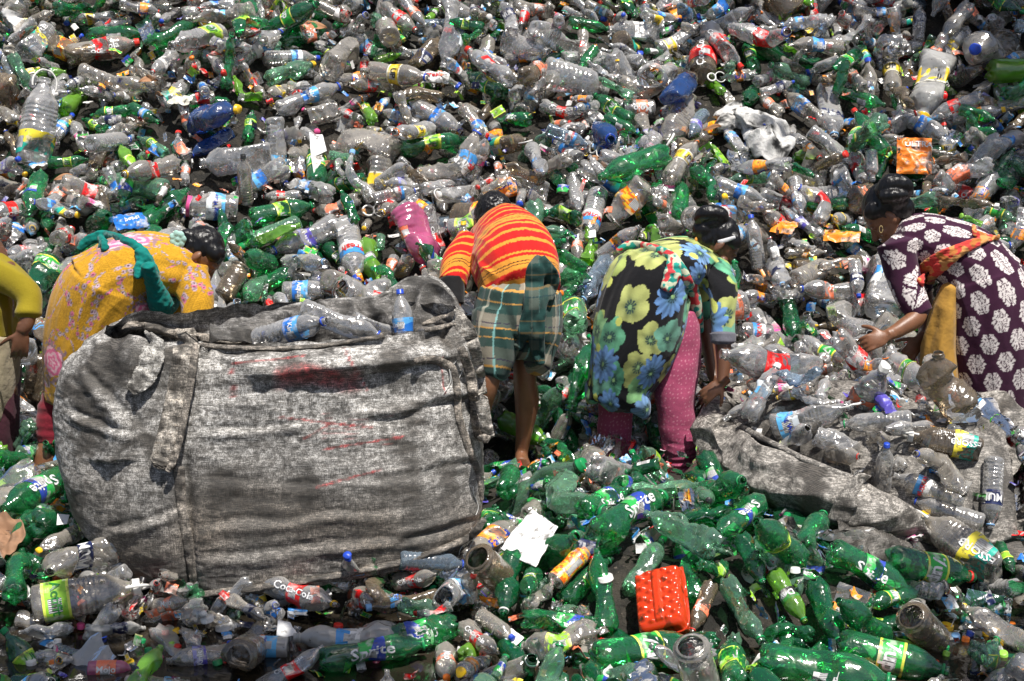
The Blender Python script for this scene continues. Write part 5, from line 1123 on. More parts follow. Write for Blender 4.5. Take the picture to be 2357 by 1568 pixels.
    for (x0, y0, x1, y1) in ((535, 838, 700, 820), (535, 838, 545, 1010), (545, 1010, 560, 1150), (790, 800, 850, 905), (640, 960, 860, 985), (740, 1035, 930, 1005), (1010, 820, 1020, 905), (730, 1120, 880, 1080), (700, 1010, 760, 975)):
        l_ = math.hypot(x1 - x0, y1 - y0); t_ = ((px - x0) * (x1 - x0) + (py - y0) * (y1 - y0)) / l_ ** 2; dd = np.abs((px - x0) * (y1 - y0) - (py - y0) * (x1 - x0)) / l_; col = lay(col, (t_ > 0) * (t_ < 1) * (dd < 2.6) * (.9 + pn(V, 60)), (.42, .06, .06))
    for y_ in range(0, 7): col = lay(col, (np.abs(py - (930 + y_ * 11 + .03 * px)) < 2) * (px > 740) * (px < 905) * sst(0, .3, pn(V, 25, y_)) * .5, (.42, .10, .10))
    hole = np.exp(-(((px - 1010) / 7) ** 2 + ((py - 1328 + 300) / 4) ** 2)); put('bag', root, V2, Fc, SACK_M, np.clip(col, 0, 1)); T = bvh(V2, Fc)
    def g_(V): return grime(V, (.46, .42, .37), (.05, .042, .035), .3, 14, 3, .42)
    rim = [(262, 772, 10), (300, 750, 8), (350, 752, 10), (400, 766, 11), (458, 778, 10), (540, 784, 9), (640, 786, 9), (740, 780, 8), (830, 766, 9), (910, 752, 8), (990, 742, 9), (1052, 728, 11)]
    V, F_ = strap([(x, y, w_ * 1.15) for x, y, w_ in rim], [T], 9, .022, .014, 160, 16, 4.85, .012, 3); put('rim', root, V, F_, STRAP_M, g_(V)); TR = bvh(V, F_)
    V, F_ = strap([(x, y + 16, 5) for x, y, _ in rim[4:]], [T], 5, .012, .006, 120, 10, 4.85, .010, 8); put('rim', root, V, F_, STRAP_M, g_(V) * .7)
    # handles: flat doubled webbing
    V1, F1 = strap([(432, 768, 30), (425, 830, 30), (410, 910, 27), (392, 990, 27), (372, 1060, 26), (366, 1078, 14)], [T], 26, .007, .030, 160, 20, 4.8, .011, 4); h1 = put('handle', root, V1, F1, STRAP_M, grime(V1, (.56, .52, .46), (.06, .05, .04), .2, 12, 6, .34))
    V, F_ = strap([(449, 775, 9), (444, 850, 9), (430, 930, 8), (414, 1010, 8), (398, 1062, 9), (385, 1085, 6)], [T], 8, .007, .046, 140, 10, 4.8, .006, 5); put('handle_hem', root, V, F_, STRAP_M, g_(V))
    V, F_ = strap([(352, 770, 26), (350, 820, 28), (330, 870, 26), (300, 900, 14)], [T], 22, .006, .02, 90, 14, 4.8, .008, 6); put('tuck', root, V, F_, SACK_M, grime(V, (.56, .54, .5), (.05, .045, .04), 0, 9, 2, .42))
    V, F_ = strap([(412, 1075, 13), (418, 1160, 12), (432, 1240, 13), (444, 1310, 12), (452, 1368, 10)], [T], 12, .007, .012, 120, 10, 4.8, .008, 7); put('seam_strap', root, V, F_, STRAP_M, g_(V) * .75)
    V, F_ = strap([(1048, 728, 20), (1078, 770, 20), (1096, 840, 17), (1108, 920, 16), (1120, 985, 15), (1128, 1008, 12)], [T, TR], 16, .007, .026, 160, 14, 4.86, .008, 9); put('handle', root, V, F_, STRAP_M, grime(V, (.60, .56, .5), (.05, .045, .04), .1, 12, 6, .38))
    V, F_ = strap([(1060, 800, 10), (1082, 860, 12), (1092, 930, 12), (1104, 1000, 14), (1126, 1012, 9)], [T], 12, .007, .042, 140, 12, 4.8, .006, 2); put('handle_hem', root, V, F_, STRAP_M, g_(V))
    V, F_ = strap([(955, 830, 7), (1000, 828, 11), (1040, 850, 11), (1052, 900, 9), (1056, 960, 9), (1078, 1030, 10), (1100, 1090, 9), (1108, 1150, 6)], [T], 10, .010, .008, 140, 10, 4.8, .005, 11); put('piping', root, V, F_, STRAP_M, g_(V))
    V, F_ = strap([(460, 1368, 7), (600, 1352, 8), (720, 1334, 7), (860, 1308, 8), (980, 1278, 8), (1080, 1236, 9), (1114, 1196, 8)], [T], 7, .016, .008, 140, 10, 4.75, .012, 13); put('bottom_seam', root, V, F_, STRAP_M, g_(V) * .6)
    # the slack back wall standing up behind the mouth
    U = [at(500, 762, 5.28), at(580, 738, 5.30), at(660, 710, 5.32), at(740, 695, 5.34), at(820, 690, 5.34), at(885, 682, 5.36), at(905, 664, 5.38), at(945, 642, 5.40), at(1000, 646, 5.38), at(1035, 672, 5.34), at(1062, 728, 5.28)]
    Lw = [at(x, 800, y) for x, y in ((480, 5.18), (560, 5.2), (640, 5.24), (720, 5.26), (800, 5.28), (870, 5.3), (910, 5.3), (950, 5.3), (990, 5.26), (1030, 5.24), (1070, 5.18))]
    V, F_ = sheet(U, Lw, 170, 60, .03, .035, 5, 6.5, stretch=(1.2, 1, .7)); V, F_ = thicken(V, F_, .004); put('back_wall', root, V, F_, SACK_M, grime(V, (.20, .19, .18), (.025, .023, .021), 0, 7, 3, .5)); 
    U2 = np.array([tuple(p) for p in U]); Q = catmull(U2, 90); Q = np.column_stack([Q, np.full(90, .010), np.full(90, .012)]); Q[:, :3] += .008 * np.stack([pn(Q[:, :3], 14, k) for k in (1, 2, 3)], 1); V, F_ = tube3(Q, 10); put('back_hem', root, V, F_, STRAP_M, grime(V, (.36, .35, .33), (.03, .028, .025), 0, 10, 3, .45))
    Q = [at(870, 735, 5.26), at(900, 690, 5.28), at(918, 660, 5.29), at(945, 665, 5.3), at(1000, 720, 5.24)]; Q2 = [at(840, 780, 5.2), at(890, 770, 5.2), at(930, 765, 5.2), at(970, 765, 5.18), at(1020, 760, 5.16)]
    # short loose threads
    for k, (x, y) in enumerate(((1085, 1215), (1076, 1225), (1062, 905 - 60), (1050, 830), (1095, 1120), (1040, 845))):
        pts = [tuple(snap(x + 6 * math.sin(k + j * .9) - 3 * j * (k % 2), y + 11 * j, [T], .012, 4.8)) + (.0011, .0011) for j in range(7)]; V, F_ = tube3(catmull(pts, 24), 6); put('thread', root, V, F_, CAP['white'])
    return root, T
SACK1, TS1 = full_sack()
# --- the bottles lying in its mouth
MOUTH = """
water_large clear kinley ring_blue 640 768 700 752 1
water_large clear - ring_blue 745 728 830 758 1
water_small clear - blue 700 742 640 760 0
soda_mid clear kinley - 930 770 926 728 0
water_small clear - - 840 745 900 768 2
"""
for k, l in enumerate(MOUTH.strip().split('\n')):
    T_, mat, lab, capn, bx, by, cx, cy_, var = l.split(); A = at(float(bx), float(by), 5.14); B = at(float(cx), float(cy_), 5.10 + .02 * k); ax = (B - A).normalized(); q = frame_from(ax, k * 1.3)
    if k == 3: capn = 'blue'
    b = dict(T=T_, mat=mat, lab=None if lab == '-' else lab, cap=None if capn == '-' else capn, var=int(var), seg=24, M=Matrix.Translation((A + B) / 2 - ax * TY[T_]['L'] * .5) @ q.to_4x4(), cat='clear bottle', name='clear_bottle', group='bottles in the mouth of the full sack')
    b['label'] = ['clear bottle with blue label, leftmost in the mouth of the full sack', 'large ribbed clear bottle with blue ring lying in the sack mouth', 'small clear bottle with blue cap in the sack mouth, left part', 'bottle standing with its blue cap just above the full sack rim', 'dented small clear bottle at the right of the sack mouth'][k]; place_bottle(b)

# --- the open sack on the right
def open_sack():
    root = thing('sack', 'open grey woven sack lying slack on the green bottles, heaped with clear ones', 'sack', at(1950, 1230, 5.1)); G_ = lambda V, s=3, a=.42: grime(V, (.42, .40, .37), (.06, .053, .046), .2, 6, s, a)
    def gp(x, y, lift=0.0): return tuple(on(x, y, lift))
    Lo = [gp(1640, 1095), gp(1695, 1130), gp(1765, 1158), gp(1845, 1190), gp(1915, 1222), gp(2000, 1250), gp(2090, 1262), gp(2180, 1278), gp(2270, 1290), gp(2375, 1262)]
    LoY = [p[1] for p in Lo]; U = [(1652, 912), (1688, 968), (1755, 1012), (1830, 1048), (1910, 1082), (1985, 1112), (2060, 1160), (2140, 1215), (2235, 1252), (2345, 1232)]
    Up = [tuple(at(x, y, Y - .02 + .10 * math.sin(i / 9 * 3.14))) for i, ((x, y), Y) in enumerate(zip(U, LoY))]
    Up[0] = tuple(at(1652, 912, 5.86)); Up[1] = tuple(at(1688, 968, 5.76)); Lo[0] = tuple(at(1645, 1070, 5.70)); 
    V, F_ = sheet(Up, Lo, 230, 70, .09, .030, 3, 5.0, stretch=(.5, .5, 1.8)); V, F_ = thicken(V, F_); put('front_wall', root, V, F_, SACK_M, G_(V)); T = bvh(V, F_)
    Q = catmull(Up, 160); Q = np.column_stack([Q, np.full(160, .012), np.full(160, .014)]); Q[:, :3] += .007 * np.stack([pn(Q[:, :3], 12, k) for k in (1, 2, 3)], 1); V, F_ = tube3(Q, 10); put('rim', root, V, F_, STRAP_M, G_(V, 5, .36))
    # inner side of the front lip
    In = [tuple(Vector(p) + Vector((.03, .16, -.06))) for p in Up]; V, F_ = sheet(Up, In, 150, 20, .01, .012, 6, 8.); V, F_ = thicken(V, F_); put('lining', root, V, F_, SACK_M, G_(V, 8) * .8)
    # left end, folded over
    A = [at(1655, 910, 5.86), at(1690, 893, 5.98), at(1740, 888, 6.05), at(1800, 892, 6.08), at(1850, 905, 6.08)]; B = [at(1668, 960, 5.78), at(1710, 985, 5.86), at(1750, 968, 5.92), at(1800, 950, 5.96), at(1850, 940, 5.98)]
    V, F_ = sheet(A, B, 90, 36, .03, .022, 9, 7.); V, F_ = thicken(V, F_); put('left_end', root, V, F_, SACK_M, G_(V, 11)); 
    # right wall
    A = [at(2195, 938, 5.90), at(2238, 990, 5.76), at(2268, 1045, 5.62), at(2292, 1100, 5.48), at(2302, 1160, 5.34), at(2292, 1215, 5.22), at(2235, 1262, 5.12)]; B = [at(2245, 925, 6.05), at(2320, 950, 5.98), at(2400, 1010, 5.86), at(2450, 1100, 5.7), at(2450, 1190, 5.45), at(2410, 1260, 5.2), at(2320, 1305, 5.02)]
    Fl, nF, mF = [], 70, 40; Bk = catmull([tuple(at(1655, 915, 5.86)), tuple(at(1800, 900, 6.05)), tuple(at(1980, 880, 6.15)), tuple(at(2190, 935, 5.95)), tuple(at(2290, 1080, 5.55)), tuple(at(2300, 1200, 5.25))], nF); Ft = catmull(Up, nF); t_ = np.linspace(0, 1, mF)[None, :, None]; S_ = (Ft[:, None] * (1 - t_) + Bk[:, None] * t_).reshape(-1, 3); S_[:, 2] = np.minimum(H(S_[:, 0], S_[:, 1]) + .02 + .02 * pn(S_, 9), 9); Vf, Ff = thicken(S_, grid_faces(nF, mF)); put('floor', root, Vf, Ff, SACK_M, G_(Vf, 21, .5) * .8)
    V, F_ = sheet(A, B, 170, 60, .11, .034, 12, 5.0); V, F_ = thicken(V, F_); put('right_wall', root, V, F_, SACK_M, G_(V, 14))
    V, F_ = strap([(1985, 1108, 26), (1965, 1130, 27), (1945, 1165, 27), (1925, 1205, 24)], [T], 26, .008, .012, 50, 14, 5.3, .010, 4); put('side_strap', root, V, F_, STRAP_M, G_(V, 2, .36))
    V, F_ = strap([(1915, 1185, 13), (1922, 1215, 14), (1918, 1250, 12), (1915, 1275, 9)], [T], 13, .008, .01, 40, 12, 5.05, .008, 6); put('loop', root, V, F_, STRAP_M, G_(V, 3, .5) * .7)
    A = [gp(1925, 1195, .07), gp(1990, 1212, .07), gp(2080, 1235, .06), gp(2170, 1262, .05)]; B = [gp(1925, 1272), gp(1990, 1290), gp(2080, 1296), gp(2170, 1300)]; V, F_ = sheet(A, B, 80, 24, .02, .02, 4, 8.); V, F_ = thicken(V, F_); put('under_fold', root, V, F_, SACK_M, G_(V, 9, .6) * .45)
    for k, (x, y) in enumerate(((1815, 1150), (1850, 1175), (1925, 1190), (2030, 1245), (2046, 1250), (2085, 1262), (2150, 1272))):
        p = on(x, y, .02); pts = [(p.x + .012 * math.sin(k + j), p.y - .02 - .004 * j, p.z + .03 - .013 * j, .0010, .0010) for j in range(6)]; V, F_ = tube3(catmull(pts, 20), 6); put('thread', root, V, F_, CAP['white'])
open_sack()
# --- grey rag on the heap
def rag():
    root = thing('rag', 'crumpled white and soot-black rag lying on the heap, right of centre', 'rag', on(1735, 300))
    out = [(1640, 262), (1660, 240), (1700, 228), (1728, 246), (1760, 262), (1800, 268), (1822, 292), (1832, 325), (1812, 350), (1775, 358), (1742, 350), (1718, 325), (1704, 292), (1672, 278)]
    P = catmull([tuple(on(x, y, .07)) for x, y in out + out[:1]], 120)[:-1]; c = np.array(on(1748, 300, .11)); rs = np.linspace(0.02, 1, 46); V = np.concatenate([c + (P - c) * r_ for r_ in rs]); T = np.repeat(rs, len(P))
    N = np.array([0, -.55, .83]); d = .05 * (1 - 2 * np.abs(pn(V * np.array([1, 1, 1.]), 9, 4))) + .02 * pn(V, 24, 1) - .06 * T ** 4; V = V + N * d[:, None]; F_ = grid_faces(len(rs), len(P), True); V, F_ = thicken(V, F_, .005)
    col = grime(V, (.66, .65, .63), (.02, .02, .02), 0, 8, 6, .30); g = nodes('sooty_cloth'); a = g.N('Attribute', attribute_name='print'); n = g.noise(60, 5, g.coord()); g.bsdf(g.mixc(.4, a.outputs['Color'], n.outputs[0], 'OVERLAY'), .8, g.bump(n.outputs[0], .6, .01), .2)
    put('cloth', root, V, F_, g.m, col)
    P = [on(1635, 300, .06), on(1662, 262, .08), on(1700, 252, .08)]; Q = [on(1650, 312, .04), on(1690, 300, .05), on(1712, 296, .05)]; V, F_ = sheet([tuple(p) for p in P], [tuple(p) for p in Q], 40, 26, .05, .02, 3, 12); V, F_ = thicken(V, F_, .005); put('corner', root, V, F_, g.m, grime(V, (.62, .6, .57), (.03, .03, .03), 0, 9, 3, .3))
rag()
# ---------------------------------------------------------------- single things on the waste
def frame_at(px, py, lift=.05, rx=0., rz=0., ry=0.):
    p = on(px, py, lift); return Matrix.Translation(p) @ Euler((rx, ry, rz)).to_matrix().to_4x4()
def place(o, M): o.matrix_world = M; return o
def plate(quad, th, name, label, cat, mat, nu=30, nv=30, amp=.004, lift=.05, seed=1, parent=None):  # a thin bent piece between four corners seen in the photo
    a, b, c, d = [np.array(on(x, y, lift)) for x, y in quad]; s, t = np.meshgrid(np.linspace(0, 1, nu), np.linspace(0, 1, nv), indexing='ij'); s, t = s[..., None], t[..., None]; P = (a * (1 - s) * (1 - t) + b * s * (1 - t) + c * s * t + d * (1 - s) * t).reshape(-1, 3)
    n = np.cross(b - a, d - a); n /= np.linalg.norm(n); n = n if n[2] > 0 else -n; P = P + n * (amp * pn(P, 9, seed) + amp * .4 * pn(P, 30, seed))[:, None] ; V, F_ = thicken(P, grid_faces(nu, nv), th)
    o = link(name, pydata(name, V - P.mean(0), F_, [mat])); o.location = P.mean(0); return tag(o, label, cat)
def dirty(name, c, rough=.6, amt=.5, sc_=30, bmp=.3):
    g = nodes(name); co = g.coord(); d = g.ramp(g.noise(sc_, 5, co).outputs[0], .56, .66); cc = g.mixc(g.math_('MULTIPLY', d, amt), c, (.07, .055, .04)); g.bsdf(cc, rough, g.bump(g.noise(sc_ * .6, 4, co).outputs[0], bmp, .008), .3); return g.m
CARD = dirty('white_card', (.80, .80, .79), .55, .75, 26, .12)
def sit(quad, Y0, th, name, label, cat, mat, **k): return plate(quad, th, name, label, cat, mat, **k)
plate([(1224, 1171), (1284, 1213), (1232, 1302), (1153, 1262)], .004, 'card', 'rectangular white card with small tears, lying across the orange-labelled bottle', 'card', CARD, lift=.13, amp=.010)
# red container: a ribbed lidded box on its side
def red_box():
    root = thing('food_container', 'translucent red-orange ribbed food container, empty, in the green bottles', 'container', on(1525, 1390, .09)); g = nodes('red_translucent'); co = g.coord(); n = g.noise(20, 3, co)
    x = g.bsdf(g.mixc(g.ramp(g.noise(25, 5, co).outputs[0], .58, .66), (.78, .065, .012), (.25, .04, .01)), .13, g.bump(n.outputs[0], .15, .01), .5); x.inputs['Transmission Weight'].default_value = .25; x.inputs['Subsurface Weight'].default_value = .6; x.inputs['Subsurface Radius'].default_value = (.05, .01, .004)
    import bmesh as B_
    nx, ny, nz = 40, 70, 20; hx, hy, hz = .080, .120, .052; V = []; u = np.linspace(-1, 1, nx); v = np.linspace(-1, 1, ny); U, W = np.meshgrid(u, v, indexing='ij'); e = 7
    def surf(sg):
        r_ = (np.abs(U) ** e + np.abs(W) ** e); z = np.clip(1 - r_, 0, 1) ** (1 / 3.5); zz = sg * hz * z; X = U * hx; Y_ = W * hy
        if sg > 0:
            cell_ = (.5 + .5 * np.cos((U * 3.2 + W * 6.5) * math.pi)) * (.5 + .5 * np.cos((U * 3.2 - W * 6.5) * math.pi)); side = sst(.16, .24, np.abs(U)) * sst(.95, .85, np.abs(U)) * (1 - sst(.80, .84, np.abs(W))); zz = zz + .009 * cell_ * side + .010 * (1 - sst(.12, .17, np.abs(U))) * (1 - sst(.78, .82, np.abs(W))) - .008 * (sst(.84, .87, W))
        return np.stack([X, Y_, zz], -1).reshape(-1, 3)
    A, Bm = surf(1), surf(-1); F1 = grid_faces(nx, ny); V = np.concatenate([A, Bm]); F_ = np.concatenate([F1[:, ::-1], F1 + len(A)]); o = link('body', pydata('body', V, F_, [g.m]), root)
    th = np.linspace(0, 6.283, 60); Q = [(math.copysign(abs(math.cos(a)) ** .35, math.cos(a)) * hx * 1.02, math.copysign(abs(math.sin(a)) ** .35, math.sin(a)) * hy * 1.02, .002, .005, .004) for a in th]; V, F_ = tube3(Q, 8, (0, 0, 1)); link('flange', pydata('flange', V, F_, [g.m]), root)
    root.matrix_world = frame_at(1525, 1388, .10, R(34), R(-12), R(-20))
red_box()
# flame-orange pouch and other flattened packets
def packet(px, py, w_, h_, rz, rx, mat, name, label, cat, txt=None, ink='i_white', ts=.03, lift=.07, seed=1, pill=.02, ry=0.):
    root = thing(name, label, cat); nu, nv = 36, 36; u, v = np.meshgrid(np.linspace(-1, 1, nu), np.linspace(-1, 1, nv), indexing='ij'); t = (1 - u ** 4) * (1 - v ** 4); P = np.stack([u * w_ / 2, v * h_ / 2, u * 0], -1).reshape(-1, 3)
    z = (pill * t).ravel() + .010 * (1 - 2 * np.abs(pn(P, 22, seed))) * 1.0; A = P + np.array([0, 0, 1]) * z[:, None]; Bm = P - np.array([0, 0, 1]) * (pill * t).ravel()[:, None] + np.array([0, 0, 1]) * (z - (pill * t).ravel())[:, None] - np.array([0, 0, .001]); F1 = grid_faces(nu, nv); link('film', pydata('film', np.concatenate([A, Bm]), np.concatenate([F1[:, ::-1], F1 + len(A)]), [mat]), root)
    if txt:
        for tx, ox, oy, s_, ik in txt:
            V, F_ = text_mesh(tx); W = np.stack([V[:, 0] * s_ + ox, V[:, 1] * s_ + oy, V[:, 0] * 0], -1); fz = np.interp  # lay the letters on the film
            iu = np.clip(((W[:, 0] / w_ + .5) * (nu - 1)).round().astype(int), 0, nu - 1); iv = np.clip(((W[:, 1] / h_ + .5) * (nv - 1)).round().astype(int), 0, nv - 1); W[:, 2] = A.reshape(nu, nv, 3)[iu, iv, 2] + .003; link('lettering', pydata('lettering', W, F_, [MATS[ik]]), root)
    root.matrix_world = frame_at(px, py, lift, rx, rz, ry); return root
POUCH = printed('pouch_print', (.85, .22, .02), (.62, .02, .02), 1)
packet(2104, 360, .17, .20, R(-10), R(58), POUCH, 'pouch', 'red and orange pouch printed with biscuits, right part of the heap', 'pouch', [('ULTRA', .02, .055, .045, 'i_white'), ('2', -.075, .02, .03, 'i_black')], lift=.12)
packet(302, 512, .17, .11, R(30), R(30), LAB['blue'], 'packet', 'torn blue wrapper with white lettering near the green bottles at left', 'wrapper', [('pepsi', 0, 0, .035, 'i_white')], lift=.13, seed=4)
packet(1000, 180, .16, .08, R(-8), R(40), CARD, 'packet', 'white milk packet with red lettering, upper middle of the heap', 'wrapper', [('Fresh', 0, 0, .04, 'i_red')], lift=.16, seed=7)
packet(1316, 757, .13, .10, R(10), R(50), LAB['wb'], 'packet', 'white and blue wrapper behind the striped man, upside-down red letters', 'wrapper', [('Art', 0, 0, .05, 'i_red')], lift=.08, seed=9, ry=.1)
packet(1938, 545, .17, .07, R(-18), R(40), LAB['orange'], 'packet', 'flat orange label sleeve beside the green bottle, left of the purple tunic', 'wrapper', lift=.12, seed=3, pill=.006)
packet(1805, 525, .12, .08, R(-38), R(40), LAB['orange'], 'packet', 'torn orange label sleeve under the violet-labelled bottle', 'wrapper', lift=.10, seed=13, pill=.006)
packet(2030, 925, .05, .14, R(20), R(20), LAB['violet'], 'packet', 'crumpled blue-violet packet among the clear bottles in the open sack', 'wrapper', lift=.10, seed=5)
packet(415, 232, .13, .06, R(-20), R(40), LAB['yellow'], 'packet', 'yellow label panel on the crushed jug, upper left', 'wrapper', lift=.15, seed=6, pill=.004)
packet(1560, 35, .10, .10, R(30), R(30), LAB['orange'], 'packet', 'small orange wrapper scrap near the top edge', 'wrapper', lift=.1, seed=8)
# paper scraps
plate([(712, 305), (742, 308), (752, 350), (716, 362)], .002, 'paper_scrap', 'white die-cut paper scrap on the green bottle, upper third of the heap', 'paper', CARD, lift=.16, amp=.02)
plate([(716, 362), (742, 356), (738, 378), (722, 398)], .002, 'paper_scrap', 'dirty white paper tail hanging below the cut-out scrap', 'paper', dirty('stained_paper', (.6, .58, .54), .7, .8), lift=.155, amp=.01)
plate([(1300, 690), (1345, 705), (1335, 735), (1290, 715)], .002, 'paper_scrap', 'white paper scrap beside the lungi', 'paper', CARD, lift=.1, amp=.02)
plate([(640, 1425), (668, 1428), (690, 1462), (636, 1466)], .002, 'paper_scrap', 'white folded paper scrap by the milky bottle, bottom left', 'paper', CARD, lift=.1, amp=.02)
plate([(1355, 532 - 0), (1370, 528), (1372, 545), (1356, 548)], .002, 'paper_scrap', 'tiny white scrap left of the orange-labelled bottle', 'paper', CARD, lift=.14, amp=.005)
plate([(132, 1182), (160, 1184), (154, 1205), (130, 1208)], .002, 'paper_scrap', 'small white paper square on the green bottles, left', 'paper', CARD, lift=.14, amp=.006)
BAG = dirty('brown_paper', (.30, .17, .10), .8, .4, 12, 1.0); plate([(-60, 1175), (48, 1185), (62, 1245), (-40, 1330)], .003, 'paper_bag', 'crumpled brown paper bag at the left edge', 'paper bag', BAG, 50, 50, .07, .12)
LEAF = dirty('dry_leaf', (.36, .19, .10), .7, .4, 20, .6)
for k, (x, y, rz, s_, lb) in enumerate(((345, 190, .7, 1.1, 'dry brown leaf, upper left, curled over a clear bottle'), (362, 225, 1.9, 1.0, 'dry brown leaf hanging point down, upper left'), (728, 60, -.6, 1.2, 'broad dry leaf near the top edge, left of centre'), (1565, 12, .2, .8, 'small dry leaf at the top edge, right of centre'), (738, 380, .9, .9, 'dry leaf right of the white paper scrap'), (1640, 298, -.5, .9, 'oval tan leaf left of the grey rag'), (150, 415, .3, .9, 'tan leaf folded over a bottle at far left'), (1370, 372, .4, .8, 'small brown leaf in the middle of the heap'), (1385, 380, -.9, .7, 'curled brown leaf just right of a smaller one'), (640, 545, .2, .7, 'torn leaf beside the green pair of bottles'))):
    t = np.linspace(0, 1, 20); wv_ = np.sin(t * math.pi) ** .8 * .022 * s_; V = []
    for i, q in enumerate(t):
        for j in (-1, -.5, 0, .5, 1): V.append(((q - .5) * .12 * s_, j * wv_[i], .012 * abs(j) + .018 * math.sin(q * 3 + k)))
    V, F_ = thicken(np.array(V), grid_faces(20, 5), .0012); o = link('dry_leaf', pydata('leaf', V, F_, [LEAF])); tag(o, lb, 'leaf', 'dry leaves on the heap'); o.matrix_world = frame_at(x, y, .13, .7, rz)
# white carrying rings
def ring(px, py, rx, rz, s_, name, label, mat='c_white', lift=.12):
    root = thing(name, label, 'bottle ring', group='loose plastic rings'); Q = [(math.cos(a) * .022 * s_, math.sin(a) * .022 * s_, 0, .005, .006) for a in np.linspace(0, 6.283, 28)]; V, F_ = tube3(Q, 8, (0, 0, 1)); link('collar', pydata('collar', V, F_, [MATS[mat]]), root)
    Q = [(.02 * s_ + .028 * s_ * (1 - math.cos(a)), math.sin(a) * .030 * s_, .002, .003, .0035) for a in np.linspace(-2.6, 2.6, 26)]; V, F_ = tube3(Q, 8, (0, 0, 1)); link('loop', pydata('loop', V, F_, [MATS[mat]]), root); root.matrix_world = frame_at(px, py, lift, rx, rz)
ring(512, 590, 1.2, -1.2, 1.5, 'carry_ring', 'white carrying ring right of the woman in yellow'); ring(848, 485, .9, .3, 1.3, 'carry_ring', 'white carrying ring lying flat in mid heap'); ring(1368, 338, 1.1, -1.0, 1.6, 'carry_ring', 'white loop on a dark neck, left of the deep blue jug')
ring(1240, 345, 1.0, -1.8, 1.2, 'carry_ring', 'white cap ring with a drooping loop, centre of the heap'); ring(1325, 510, 1.1, 1.3, 1.1, 'carry_ring', 'yellow carrying ring above the orange neck bottle', 'c_yellow'); ring(1920, 508, 1.1, 1.6, 1.3, 'carry_ring', 'yellow carrying ring between the two women at right', 'c_yellow'); ring(1638, 178, 1.0, .2, 1.0, 'carry_ring', 'small white ring high on the heap'); ring(72, 450, 1.1, -2, 1.2, 'carry_ring', 'white drooping ring at far left')
# bottle caps floating at the front and lying about
capcol = list(CAP); r_ = random.Random(5); spots = [(232, 1472, 'blue', 1.5), (115, 1530, 'white', 1.2), (75, 1560, 'white', 1.2), (128, 1562, 'orange', 1.2), (515, 1450, 'white', 2.0), (478, 1430, 'white', 1.6), (1355, 1502, 'white', 2.1), (1830, 1318, 'white', 1.3), (2178, 1448, 'yellow', 1.7), (2105, 1400, 'white', 1.8), (1395, 1336, 'white', 1.9), (2278, 1518, 'green', 1.3), (545, 1535, 'black', 1.4), (445, 1512, 'blue', 1.0), (470, 610, 'white', .9), (1476, 1328, 'white', .9)]
for k in range(46):
    x, y = r_.uniform(10, 1100) if k % 3 else r_.uniform(2120, 2340), r_.uniform(1440, 1562); spots.append((x, y, r_.choice(capcol), r_.uniform(.7, 1.2)))
CN2 = {'sky': 'light blue', 'lime': 'lime green'}; used_ = {}
for k, (x, y, c, s_) in enumerate(spots):
    t = TY['soda_mid']; V, F_, _ = cap_part('soda_mid', 20); V = V.copy(); V[:, 2] -= V[:, 2].min(); V[:, :2] *= s_; V[:, 2] *= .9
    key = ('cap', c, round(s_, 1)); me = pydata('cap', V, F_, [CAP[c]]); o = link('bottle_cap', me); o.matrix_world = Matrix.Translation(on(x, y, .012 if y > 1430 else .12) + Vector((0, 0, .0))) @ Euler((r_.uniform(-.3, .3), r_.uniform(-.3, .3), r_.uniform(0, 6))).to_matrix().to_4x4()
    if y > 1430: o.location.z = max(o.location.z, -.038)
    lb = ('wide ' if s_ > 1.4 else 'small ') + CN2.get(c, c) + ' bottle cap, ' + where(x, y); n_ = used_[lb] = used_.get(lb, 0) + 1
    tag(o, lb if n_ == 1 else lb.replace('bottle cap', ('another', 'third', 'fourth', 'fifth', 'sixth', 'seventh')[min(5, n_ - 2)] + ' bottle cap'), 'bottle cap', 'loose bottle caps')
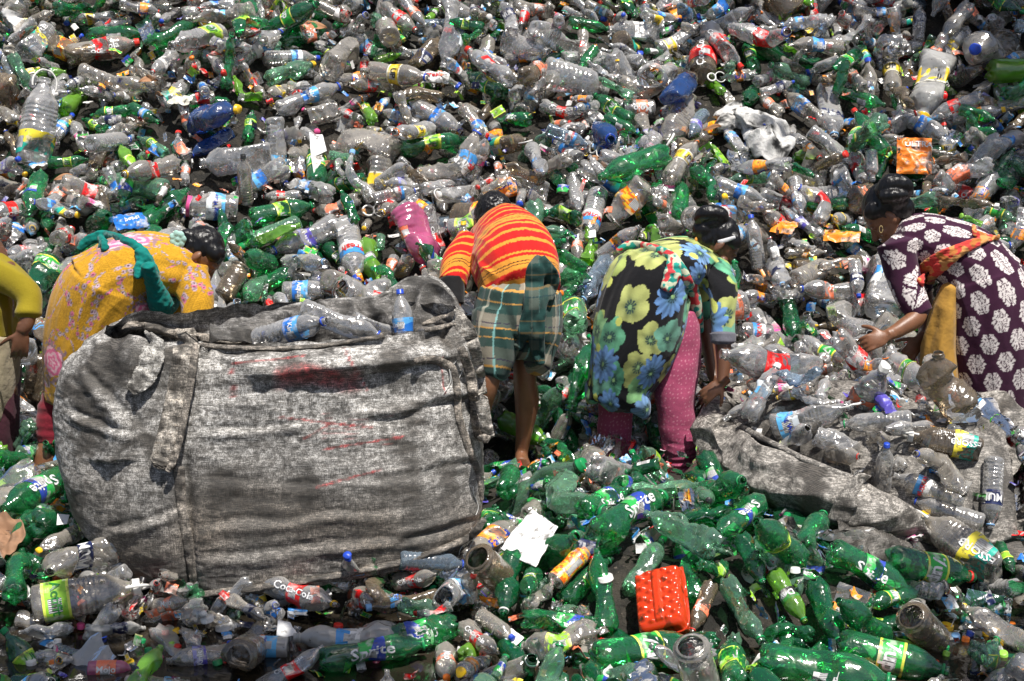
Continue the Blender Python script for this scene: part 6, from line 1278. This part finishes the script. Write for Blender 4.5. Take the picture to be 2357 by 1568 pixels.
# corrugated sheet at the top left corner
def corr():
    g = nodes('galvanised_sheet'); co = g.coord(); n = g.noise(5, 5, co); g.bsdf(g.mixc(g.ramp(n.outputs[0], .4, .7), (.30, .31, .33), (.16, .15, .14)), .45, g.bump(n.outputs[0], .2, .01), .5, Metallic=.6)
    x = np.linspace(-4.2, -2.72, 150); z = np.linspace(.9, 3.6, 3); X, Z = np.meshgrid(x, z, indexing='ij'); Y_ = 9.05 + .03 * np.sin(X * 60) + 0 * Z; V = np.stack([X, Y_, Z], -1).reshape(-1, 3); V, F_ = thicken(V, grid_faces(150, 3), .003)
    o = link('metal_fence', pydata('sheet', V, F_, [g.m])); tag(o, 'grey corrugated metal sheet standing behind the heap in the top left corner', 'metal fence')
corr()
# ---------------------------------------------------------------- unseen sheets with holes, added overhead to shade the corners of the heap
def shade_sheet(name, label, x0, x1, y0, y1, z, t, dens, seed, slope=0.0):    # over the ground rectangle, moved up along the sun's direction
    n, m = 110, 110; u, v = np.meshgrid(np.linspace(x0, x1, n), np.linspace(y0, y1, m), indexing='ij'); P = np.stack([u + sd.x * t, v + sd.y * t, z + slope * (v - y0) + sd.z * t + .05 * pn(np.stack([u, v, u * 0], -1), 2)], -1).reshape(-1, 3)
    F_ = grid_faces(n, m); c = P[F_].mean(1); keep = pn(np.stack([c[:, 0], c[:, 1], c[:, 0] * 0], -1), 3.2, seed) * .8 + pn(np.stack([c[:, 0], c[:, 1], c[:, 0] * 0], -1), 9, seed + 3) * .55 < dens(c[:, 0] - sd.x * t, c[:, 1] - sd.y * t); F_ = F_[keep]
    g = nodes('added_shade_sheet'); g.bsdf((.05, .06, .05), .8); o = link(name, pydata(name, P, F_, [g.m])); tag(o, label, 'added shade sheet')
shade_sheet('added_shade_sheet', 'added dark sheet with holes, out of view, shading the right side of the heap', .9, 5.2, 7.2, 11.5, 1.0, 4.2, lambda x, y: .55 * sst(1.7, 2.8, x) + .65 * sst(8.1, 9.2, y) * sst(1.3, 2.4, x) - .30, 5, .7)
shade_sheet('added_shade_sheet', 'added dark sheet with holes, out of view, shading the near left pool', -3.0, -.05, 3.0, 4.66, 0, 4.0, lambda x, y: .42 - .55 * sst(-.7, -.1, x) - .35 * sst(4.45, 4.66, y), 8)
shade_sheet('added_shade_sheet', 'added dark sheet with holes, out of view, shading the near right pool', 1.25, 3.0, 3.0, 5.0, 0, 4.0, lambda x, y: .05 - .3 * sst(4.7, 5.0, y), 18)
